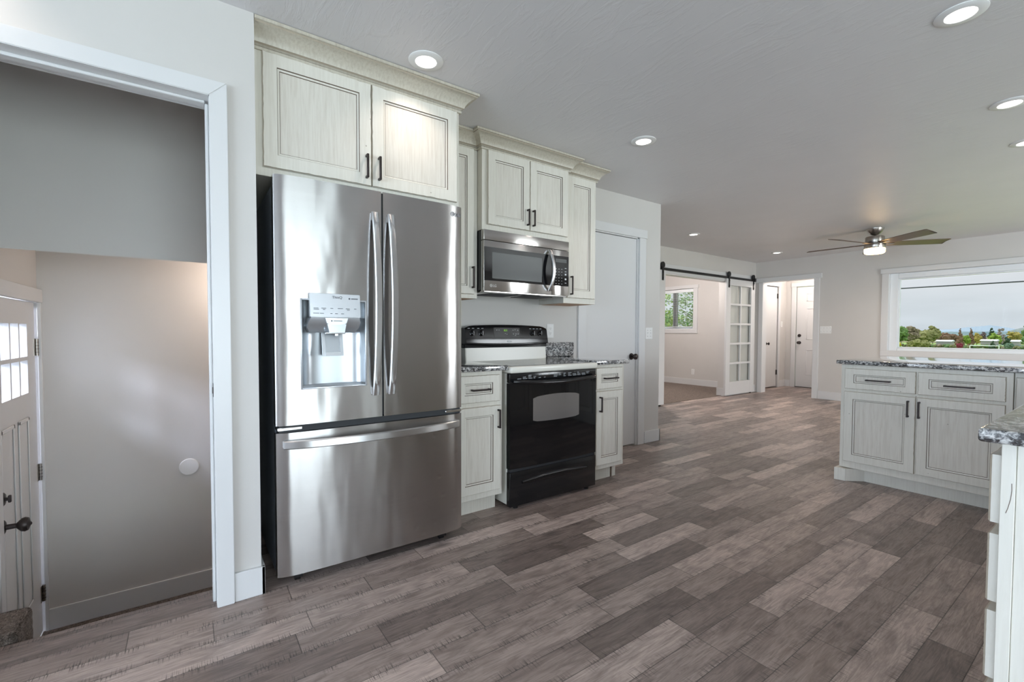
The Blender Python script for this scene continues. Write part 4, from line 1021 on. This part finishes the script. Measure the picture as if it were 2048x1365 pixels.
for x, y in ((-2.33, RY0+.06), (-2.33, RY1-.07), (-2.88, RY0+.06), (-2.88, RY1-.07)):
    mb = MB(); mb.cyl((x, y, 0), (x, y, .03), .016, M_BLACKENAMEL, 12); mb.build('foot', rg)
# backguard
mb = MB(); mb.prism([(-2.93, .905), (-2.86, .905), (-2.868, 1.008), (-2.93, 1.008)], 'y', RY0, RY1-.006, M_ALMOND); bmesh.ops.bevel(mb.bm, geom=mb.bm.edges[:], offset=.004, segments=2, affect='EDGES'); mb.build('backguard_base', rg)
mb = MB(); rows = []
n = 24
for i in range(n+1):
    q = i/n; y = RY0-.004+(RY1-RY0+.004)*q; top = 1.165 + .012*(1-(2*q-1)**2) - (.014 if i in (0, n) else .004 if i in (1, n-1) else 0)
    low = 1.028 - .012*(1-(2*q-1)**2)
    rows.append([(-2.93, y, 1.005), (-2.868, y, 1.005), (-2.866, y, low), (-2.848, y, low+.008), (-2.846, y, low+.02), (-2.866, y, top-.012), (-2.875, y, top), (-2.93, y, top)])
q = mb.grid(rows, M_BLACKENAMEL); mb.cap(list(reversed(q[0])), M_BLACKENAMEL); mb.cap(q[-1], M_BLACKENAMEL)
cpn = mb.build('control_panel', rg, smooth=40)
def px(z): return -2.846 - (z-1.04)*.02/.115
for y in (1.680, 1.757, 2.236, 2.309):
    mb = MB(); z = 1.113; mb.lathe((px(z)-.001, y, z), (1, 0, .17), [(.023, 0), (.023, .004), (.017, .006), (.016, .018), (.013, .02)], M_BLACKENAMEL, 22); mb.box(px(z)+.014, px(z)+.024, y-.004, y+.004, z-.017, z+.018, M_BLACKENAMEL, .002, 1); kn = mb.build('knob', cpn)
    mb = MB(); rows = [[(px(z)+.002+.001*k, y+rr*math.cos(2*PI*i/28), z+rr*math.sin(2*PI*i/28)) for i in range(28)] for k, rr in enumerate((.0236, .0246))]; mb.grid(rows, M_CHROME, True); mb.build('bezel', kn)
    mb = MB(); mb.box(px(z)+.024, px(z)+.0246, y-.001, y+.001, z+.004, z+.017, M_INKL); mb.build('pointer', kn)
mb = MB(); mb.prism([(px(1.078)+.0005, 1.078), (px(1.155)+.0005, 1.155), (px(1.155)+.0018, 1.155), (px(1.078)+.0018, 1.078)], 'y', 1.868, 2.108, M_BLACKGLASS); ds = mb.build('display_panel', cpn)
text_part('clock_digits', '8:21', .020, (px(1.128)+.003, 1.958, 1.128), (0, 1, 0), (0, 0, 1), M_GREEN, ds, .0003)
mb = MB()
for y, z in ((1.89, 1.135), (1.91, 1.135), (2.04, 1.135), (2.06, 1.137), (2.085, 1.135), (1.965, 1.108), (1.98, 1.104), (2.04, 1.105), (2.065, 1.105), (2.085, 1.105), (2.06, 1.095)): mb.box(px(z)+.002, px(z)+.0028, y, y+.010, z, z+.003, M_INKL)
mb.build('button_legends', ds)
mb = MB()
for y in (1.655, 1.69, 1.735, 1.77, 2.215, 2.25, 2.285, 2.32): mb.box(px(1.148)-.001, px(1.148)+.001, y-.009, y+.009, 1.147, 1.150, M_INKL)
mb.build('knob_legends', cpn)
mb = MB(); mb.box(px(1.05)-.001, px(1.05)+.0012, 1.983, 2.022, 1.044, 1.056, M_INKL); bd = mb.build('badge', cpn, label='small white maker badge')

# ================================================================= CEILING LIGHTS AND FAN
def downlight(x, y, label, power=.95, col=(1, .84, .75), r=.083):
    o = thing('recessed_light', label, 'ceiling light', (x, y, ZC), 'recessed ceiling lights')
    mb = MB(); mb.lathe((x, y, ZC), (0, 0, -1), [(r, 0), (r, .003), (r-.006, .006), (r*.62, .0075), (r*.60, .005)], M_PLATE, 40, True, False); mb.build('trim_ring', o)
    mb = MB(); mb.lathe((x, y, ZC-.004), (0, 0, -1), [(r*.61, 0), (r*.55, .0012)], M_LENS, 32); mb.build('lens', o)
    l = area('downlight_lamp', (x, y, ZC-.012), (0, 0, -1), r*1.05, 0, power, col, 'DISK', spread=2.0); l.parent = o; l.location = (0, 0, -.012)
downlight(-2.072, .958, 'glowing recessed light in front of the refrigerator cabinet')
downlight(-2.055, 2.563, 'glowing recessed light in front of the microwave')
downlight(-.489, 2.600, 'largest glowing recessed light at the top right of the view')
downlight(-.503, 3.83, 'glowing recessed light at the right edge, second from the viewer')
downlight(-.53, 4.70, 'small recessed light cut by the right edge, above the peninsula')
downlight(-3.587, 5.525, 'small recessed light above the barn door track')
downlight(-3.602, 7.89, 'small recessed light near the far left corner above the hall opening')
downlight(-2.075, -.65, 'recessed light above the left doorway casing, outside the view')
def lamp(name, loc, power, col, size=.1):
    l = bpy.data.lights.new(name, 'POINT'); l.energy = power; l.color = col; l.shadow_soft_size = size
    o = bpy.data.objects.new(name, l); COL.objects.link(o); o.location = loc; return o
lamp('landing_lamp', (-3.62, .42, 1.50), 7.6, (1, .83, .71), .06)
lamp('hall_lamp', (-3.6, 9.55, 2.25), 26, (1, .90, .83), .12)
lamp('bedroom_lamp', (-5.4, 6.9, 2.2), 68, (1, .92, .88), .14)

FANX, FANY = -2.054, 7.067
fan = thing('ceiling_fan', 'brushed nickel ceiling fan with five dark blades and warm light', 'ceiling fan', (FANX, FANY, ZC))
mb = MB(); mb.lathe((FANX, FANY, ZC), (0, 0, -1), [(.092, 0), (.090, .012), (.075, .042), (.045, .072), (.022, .082)], M_NICKEL, 32); mb.build('canopy', fan)
mb = MB(); mb.cyl((FANX, FANY, ZC-.08), (FANX, FANY, 2.33), .014, M_PULL, 14); mb.build('downrod', fan)
mb = MB(); mb.lathe((FANX, FANY, 2.338), (0, 0, -1), [(.03, 0), (.094, .004), (.099, .012), (.099, .088), (.093, .096)], M_NICKEL, 36); mb.build('motor_housing', fan)
mb = MB(); mb.lathe((FANX, FANY, 2.238), (0, 0, -1), [(.108, 0), (.109, .006), (.109, .046), (.105, .052)], M_NICKEL, 36); mb.build('light_collar', fan)
mb = MB(); mb.lathe((FANX, FANY, 2.188), (0, 0, -1), [(.104, 0), (.107, .004), (.106, .052), (.092, .064), (.0, .067)], M_FANLENS, 36); mb.build('light_lens', fan)
for k in range(5):
    a = math.radians(-33 + 72*k); ca, sa = math.cos(a), math.sin(a); pit = math.radians(-13)
    mb = MB(); st = [(.10, .05), (.16, .060), (.40, .070), (.62, .076), (.735, .074), (.755, .066)]
    top = []; bot = []
    for r, hw in st:
        for s, lst in ((1, 'p'), (-1, 'n')):
            pass
    rows = []
    for r, hw in st:
        sk = .02 if r > .74 else 0
        ring = []
        for s, dz in ((-1, .003), (1, .003), (1, -.003), (-1, -.003)):
            w = s*hw*math.cos(pit); z = 2.245 + s*hw*math.sin(pit) + dz; rr = r - (sk*2 if s > 0 else 0)
            ring.append((FANX + ca*rr - sa*w, FANY + sa*rr + ca*w, z))
        rows.append(ring)
    q = mb.grid(rows, M_BLADE, True); mb.cap(list(reversed(q[0])), M_BLADE); mb.cap(q[-1], M_BLADE)
    b = mb.build('blade', fan)
    mb = MB(); mb.bar([(FANX+ca*.085, FANY+sa*.085, 2.242), (FANX+ca*.14, FANY+sa*.14, 2.238), (FANX+ca*.20, FANY+sa*.20, 2.240)], (-sa, ca, 0), .045, .006, M_NICKEL); mb.build('blade_bracket', b)
area('fan_lamp', (FANX, FANY, 2.117), (0, 0, -1), .17, 0, 10, (1, .80, .60), 'DISK')
fu = lamp('fan_glow', (FANX, FANY, 2.30), 0, (1, .6, .3), .05)
bpy.data.objects.remove(fu)

# ================================================================= OUTDOORS
GZ = -6.8
mb = MB(); mb.box(-400, 300, 12, 900, GZ-.2, GZ, M_GRASS); S('ground_field', mb, 'green sports field beyond the picture window', 'field')
mb = MB(); mb.box(-60, 60, -60, -4.8, -1.3, -1.1, M_GRASS); mb.box(3.5, 60, -4.8, 8.9, -1.3, -1.1, M_GRASS); mb.box(-60, -8.1, -4.8, 8.9, -1.3, -1.1, M_GRASS); mb.box(-60, 60, 8.9, 60, -1.3, -1.1, M_GRASS); mb.prism([(60, -1.1), (60, -1.3), (130, GZ-.1), (130, GZ+.1)], 'x', -200, 150, M_GRASS); S('ground_yard', mb, 'lawn around the house', 'lawn')
LEAF = {
 'green': leafmat('fresh_green_leaves', (0.072, 0.144, 0.036), (0.180, 0.259, 0.086)), 'olive': leafmat('olive_leaves', (0.115, 0.122, 0.036), (0.259, 0.245, 0.094)),
 'brown': leafmat('bare_brown_twigs', (0.122, 0.094, 0.058), (0.274, 0.223, 0.144)), 'rust': leafmat('rusty_twigs', (0.108, 0.065, 0.040), (0.216, 0.130, 0.079)),
 'teal': leafmat('blue_green_leaves', (0.072, 0.122, 0.079), (0.158, 0.223, 0.144)), 'lime': leafmat('lime_leaves', (0.115, 0.187, 0.029), (0.245, 0.324, 0.058)),
 'gold': leafmat('golden_leaves', (0.216, 0.166, 0.036), (0.374, 0.302, 0.086)), 'plum': leafmat('plum_twigs', (0.094, 0.065, 0.065), (0.187, 0.137, 0.130)),
 'dark': leafmat('dark_evergreen', (0.022, 0.043, 0.025), (0.072, 0.108, 0.058)), 'pink': leafmat('pinkish_grey_twigs', (0.180, 0.144, 0.130), (0.324, 0.259, 0.230)),
 'red': leafmat('crimson_leaves', (0.144, 0.022, 0.036), (0.274, 0.050, 0.072)), 'yellow': leafmat('yellow_blossom', (0.432, 0.346, 0.014), (0.576, 0.475, 0.036))}
def tree(name, label, x, y, top, w, kind, shape='round', group='trees beyond the sports field', base=GZ):
    rnd = random.Random(int(x*7+y)); h = top-base
    o = thing(name, label, 'tree' if 'shrub' not in name else 'shrub', (x, y, base), group)
    th = h*.3
    mb = MB(); mb.cyl((x, y, base), (x, y, base+h*.6), max(.06, w*.025), M_BARK, 7, max(.03, w*.012)); mb.build('trunk', o)
    mb = MB(); m = LEAF[kind]
    specs = []
    if shape == 'cone': specs = [(rnd.uniform(-.1, .1)*w, rnd.uniform(-.1, .1)*w, base+h*(.10+.86*i/11), w*.46*(1-.88*i/11)+.12) for i in range(12)]
    else:
        rb = max(.15*w, .45)
        while len(specs) < 46:
            q = Vector((rnd.uniform(-1, 1), rnd.uniform(-1, 1), rnd.uniform(-1, 1)))
            if q.length < 1: specs.append((q.x*(w*.5-rb*.6), q.y*w*.4, base+h*.58+q.z*(h*.42-rb*.6), rb*rnd.uniform(.6, 1.2)))
    for dx, dy, z, r in specs:
        g = bmesh.ops.create_icosphere(mb.bm, subdivisions=2, radius=r, matrix=Matrix.Translation((x+dx, y+dy, z)))
        for v in g['verts']:
            c0 = Vector((x+dx, y+dy, z)); k = 1 + rnd.uniform(-.45, .45); v.co = c0 + (v.co-c0)*k
        i = mb.mi(m)
        for f in {f for v in g['verts'] for f in v.link_faces}: f.material_index = i
    for v in mb.bm.verts: v.co.z = max(v.co.z, base+.2)
    mb.build('foliage', o, smooth=None)
    return o
tree('field_tree', 'fresh green tree at the left edge of the picture window', -89.9, 360, 5.29, 8.1, 'green', 'round')
tree('field_tree', 'tall half bare brown tree, second from the left window edge', -89.6, 378, 6.10, 9.6, 'brown', 'round')
tree('field_tree', 'broad olive green tree left of the white shed', -87.2, 396, 2.97, 14.9, 'olive', 'round')
tree('field_tree', "tall olive tree with twiggy top above the white shed's left end", -86.5, 414, 6.12, 8.5, 'olive', 'round')
tree('field_tree', 'rust brown low tree behind the left white shed', -83.1, 432, 1.04, 12.9, 'rust', 'round')
tree('field_tree', 'blue green rounded tree right of the left white shed', -83.1, 450, -1.12, 6.7, 'teal', 'round')
tree('field_tree', 'slim brown tree left of the bright green tree', -63.4, 360, 3.94, 3.3, 'rust', 'cone')
tree('field_tree', 'bright green rounded tree behind the soccer goal', -64.6, 378, -0.11, 5.1, 'lime', 'round')
tree('field_tree', 'slim brown tree behind the soccer goal', -65.1, 396, 4.51, 3.3, 'rust', 'cone')
tree('field_tree', 'golden yellow tree above the soccer goal', -65.2, 414, 1.11, 5.4, 'gold', 'round')
tree('field_tree', 'narrow plum brown tree right of the golden tree', -65.2, 432, 2.45, 3.5, 'plum', 'round')
tree('field_tree', 'dark evergreen with pointed top right of centre', -63.9, 450, 4.92, 4.0, 'dark', 'round')
tree('field_tree', 'lime green spreading tree above the right shed', -49.5, 360, 1.42, 5.9, 'lime', 'round')
tree('field_tree', 'pinkish grey bare tree behind the lime tree', -49.9, 378, 4.58, 3.9, 'pink', 'round')
tree('field_tree', 'dark green full tree right of the right shed', -50.9, 396, -0.92, 6.0, 'dark', 'round')
tree('field_tree', 'ochre autumn tree near the right edge of the view', -49.3, 414, 2.72, 6.5, 'gold', 'round')
tree('field_tree', 'mid green tree in front of the ochre tree', -48.6, 432, -0.71, 7.1, 'green', 'round')
tree('field_tree', 'tall green tree cut by the right edge of the view', -48.1, 450, 6.81, 4.8, 'green', 'round')
tree('field_shrub', 'crimson shrub left of the soccer goal', -56.2, 318, -3.97, 2.5, 'red', 'round', 'shrubs beyond the sports field')
tree('field_shrub', 'yellow flowering shrub at the left window edge', -82.0, 324, -4.35, 2.0, 'yellow', 'round', 'shrubs beyond the sports field')
tree('field_shrub', 'small dark pine in front of the right shed', -42.1, 300, -2.29, 2.2, 'dark', 'cone', 'shrubs beyond the sports field')
tree('field_shrub', 'low olive hedge below the broad olive tree', -69.2, 306, -2.58, 8.8, 'olive', 'round', 'shrubs beyond the sports field')
tree('field_shrub', 'low green hedge right of the soccer goal', -38.4, 312, -3.27, 3.4, 'teal', 'round', 'shrubs beyond the sports field')
def shed(x0, x1, y, top, label):
    o = thing('field_shed', label, 'shed', ((x0+x1)/2, y, GZ), 'white sheds beyond the sports field')
    mb = MB(); mb.box(x0, x1, y, y+7, GZ, top-.7, M_SHEDWALL); mb.build('walls', o)
    mb = MB(); mb.prism([(y-.4, top-.75), (y+3.5, top), (y+7.4, top-.75)], 'x', x0-.4, x1+.4, M_VINYL); mb.build('roof', o)
M_SHEDWALL = simple('grey_shed_wall', (.30, .28, .265), .7)
M_GOAL = simple('white_goal_post', (.85, .85, .85), .4)
M_WIRE = simple('black_cable', (.03, .03, .04), .5)
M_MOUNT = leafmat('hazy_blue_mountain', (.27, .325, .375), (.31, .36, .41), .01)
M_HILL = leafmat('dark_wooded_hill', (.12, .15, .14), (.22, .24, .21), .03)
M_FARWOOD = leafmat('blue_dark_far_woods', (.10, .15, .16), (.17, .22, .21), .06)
M_FENCE = simple('blue_grey_fence', (.16, .22, .30), .6)
shed(-68.6, -62.6, 335, -2.6, 'left white field shed with pale roof')
shed(-52.4, -46.8, 342, -2.1, 'middle white field shed right of the golden tree')
shed(-41.8, -39.2, 345, -2.3, 'small white field shed near the right edge of the view')
mb = MB(); rh = random.Random(11)
HM = [leafmat('hedge_olive', (.10, .11, .045), (.20, .20, .09), .8), leafmat('hedge_brown', (.13, .10, .06), (.24, .19, .12), .8), leafmat('hedge_green', (.07, .12, .05), (.16, .22, .09), .8)]
for i in range(150):
    x = -93 + .46*i; r = rh.uniform(.5, .95); q = bmesh.ops.create_icosphere(mb.bm, subdivisions=2, radius=r, matrix=Matrix.Translation((x, 331+rh.uniform(-.8, .8), GZ+rh.uniform(.5, 1.5)))); k = mb.mi(HM[int(rh.random()*3)])
    for v in q['verts']: v.co += Vector((rh.uniform(-1, 1), rh.uniform(-1, 1), rh.uniform(-1, 1)))*.16
    for f in {f for v in q['verts'] for f in v.link_faces}: f.material_index = k
mb.build('field_hedge', label='long low mixed hedge along the far edge of the sports field', cat='hedge', kind='stuff', loc=(-60, 331, GZ), smooth=None)
g = thing('soccer_goal', 'white soccer goal on the sports field', 'goal', (-33.4, 224, GZ))
for x in (-36.97, -29.88):
    mb = MB(); mb.cyl((x, 224, GZ), (x, 224, -3.19), .10, M_GOAL, 8); mb.build('post', g)
    mb = MB(); mb.cyl((x, 224, -3.19), (x-.6, 226.2, GZ), .07, M_GOAL, 8); mb.build('stay', g)
mb = MB(); mb.cyl((-36.97, 224, -3.19), (-29.88, 224, -3.19), .10, M_GOAL, 8); mb.build('crossbar', g)
mb = MB()
for i in range(31): mb.box(-47.5+.6*i*1.0, -47.45+.6*i, 337.9, 338, GZ, -4.75, M_FENCE)
mb.box(-47.5, -29, 337.9, 338, -5.0, -4.75, M_FENCE); mb.box(-47.5, -29, 337.9, 338, -5.8, -5.6, M_FENCE)
mb.build('field_fence', label='long blue grey fence behind the sports field', cat='fence', loc=(-38, 338, GZ))
mb = MB(); mb.tube([(-60+i*6, 40, 4.18+.00012*(-60+i*6+7)**2 - .009*6*(i-8.8)*.17) for i in range(20)], .042, M_WIRE, 6)
mb.build('power_cable', label='dark overhead cable crossing the sky outside the picture window', cat='cable', loc=(0, 40, 4))
def ridge(name, label, pts, y, m, base=GZ, depth=60, cat='mountain'):
    mb = MB(); rnd = random.Random(3); P = []
    for (xa, za), (xb, zb) in zip(pts, pts[1:]):
        for i in range(14): q = i/14; P.append((xa+(xb-xa)*q, za+(zb-za)*q + rnd.uniform(-1, 1)*.02*(abs(za)+6)))
    P.append(pts[-1])
    mb.grid([[(x, y, base) for x, z in P], [(x, y+depth*.4, z) for x, z in P], [(x, y+depth, base) for x, z in P]], m)
    mb.build(name, label=label, cat=cat, loc=(P[len(P)//2][0], y, base), smooth=30)
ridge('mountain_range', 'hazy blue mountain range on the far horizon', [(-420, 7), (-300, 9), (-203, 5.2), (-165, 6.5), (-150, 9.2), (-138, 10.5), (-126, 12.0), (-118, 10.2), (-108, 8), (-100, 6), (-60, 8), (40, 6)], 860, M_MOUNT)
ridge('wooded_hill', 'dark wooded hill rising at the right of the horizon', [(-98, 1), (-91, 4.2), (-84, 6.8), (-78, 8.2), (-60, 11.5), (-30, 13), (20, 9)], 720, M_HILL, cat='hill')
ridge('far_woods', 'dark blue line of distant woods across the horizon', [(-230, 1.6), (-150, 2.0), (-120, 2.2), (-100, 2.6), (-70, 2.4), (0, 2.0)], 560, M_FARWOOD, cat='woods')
ridge('scrub_belt', 'brown green belt of scrub behind the sports field trees', [(-150, -2.6), (-112, -1.2), (-90, -.6), (-76, -.8), (-66, -2.6), (-52, -1.8), (-40, -1.2), (-20, -2.0)], 475, leafmat('scrub', (.16, .14, .08), (.28, .27, .14), .4), depth=14, cat='scrub')

# leafy garden trees right outside the bedroom window
def leaf_tree(label, cx, cy, cz, rx, ry, rz, n, mats, seed, leaf=.055):
    rnd = random.Random(seed); o = thing('garden_tree', label, 'tree', (cx, cy, -1.1), 'trees outside the bedroom window')
    mb = MB(); mb.tube([(cx, cy, -1.1), (cx+.1, cy, .3), (cx-.1, cy+.1, 1.5), (cx, cy, cz+rz*.5)], [.11, .09, .07, .02], M_BARK, 8); mb.build('trunk', o)
    mb = MB()
    for i in range(14):
        a = rnd.uniform(0, 2*PI); z = cz+rnd.uniform(-.7, .6)*rz; e = (cx+math.cos(a)*rx*.8, cy+math.sin(a)*ry*.8, z+.3)
        mb.tube([(cx, cy, z-.3), ((cx+e[0])/2, (cy+e[1])/2, z+.08), e], [.035, .022, .008], M_BARK, 5)
    mb.build('branches', o)
    mb = MB()
    cl = [Vector((cx+rnd.uniform(-1, 1)*rx, cy+rnd.uniform(-1, 1)*ry, cz+rnd.uniform(-1, 1)*rz)) for _ in range(60)]
    for i in range(n):
        c0 = rnd.choice(cl); p = c0 + Vector((rnd.gauss(0, .17), rnd.gauss(0, .17), rnd.gauss(0, .13)))
        u = Vector((rnd.uniform(-1, 1), rnd.uniform(-1, 1), rnd.uniform(-.6, .6))).normalized(); w = u.orthogonal().normalized(); w.rotate(Matrix.Rotation(rnd.uniform(0, 6.3), 3, u))
        s = leaf*rnd.uniform(.7, 1.4)
        mb.face([p-u*s, p-u*s*.1+w*s*.5, p+u*s, p-u*s*.1-w*s*.5], rnd.choice(mats))
    mb.build('foliage', o, smooth=None)
LM = [simple('leaf_yellow_green', (.36, .48, .09), .6), simple('leaf_green', (.16, .33, .07), .6), simple('leaf_grey_green', (.24, .30, .15), .6), simple('leaf_pale', (.48, .52, .30), .6)]
leaf_tree('bright yellow green tree outside the bedroom window, left of the mullion', -10.3, 12.9, 1.5, .9, .7, 1.3, 5200, [LM[0], LM[0], LM[1], LM[3]], 1)
leaf_tree('grey green tree outside the bedroom window, right of the mullion', -9.6, 15.4, 1.5, .85, .7, 1.3, 4200, [LM[2], LM[1], LM[2], LM[3]], 2)
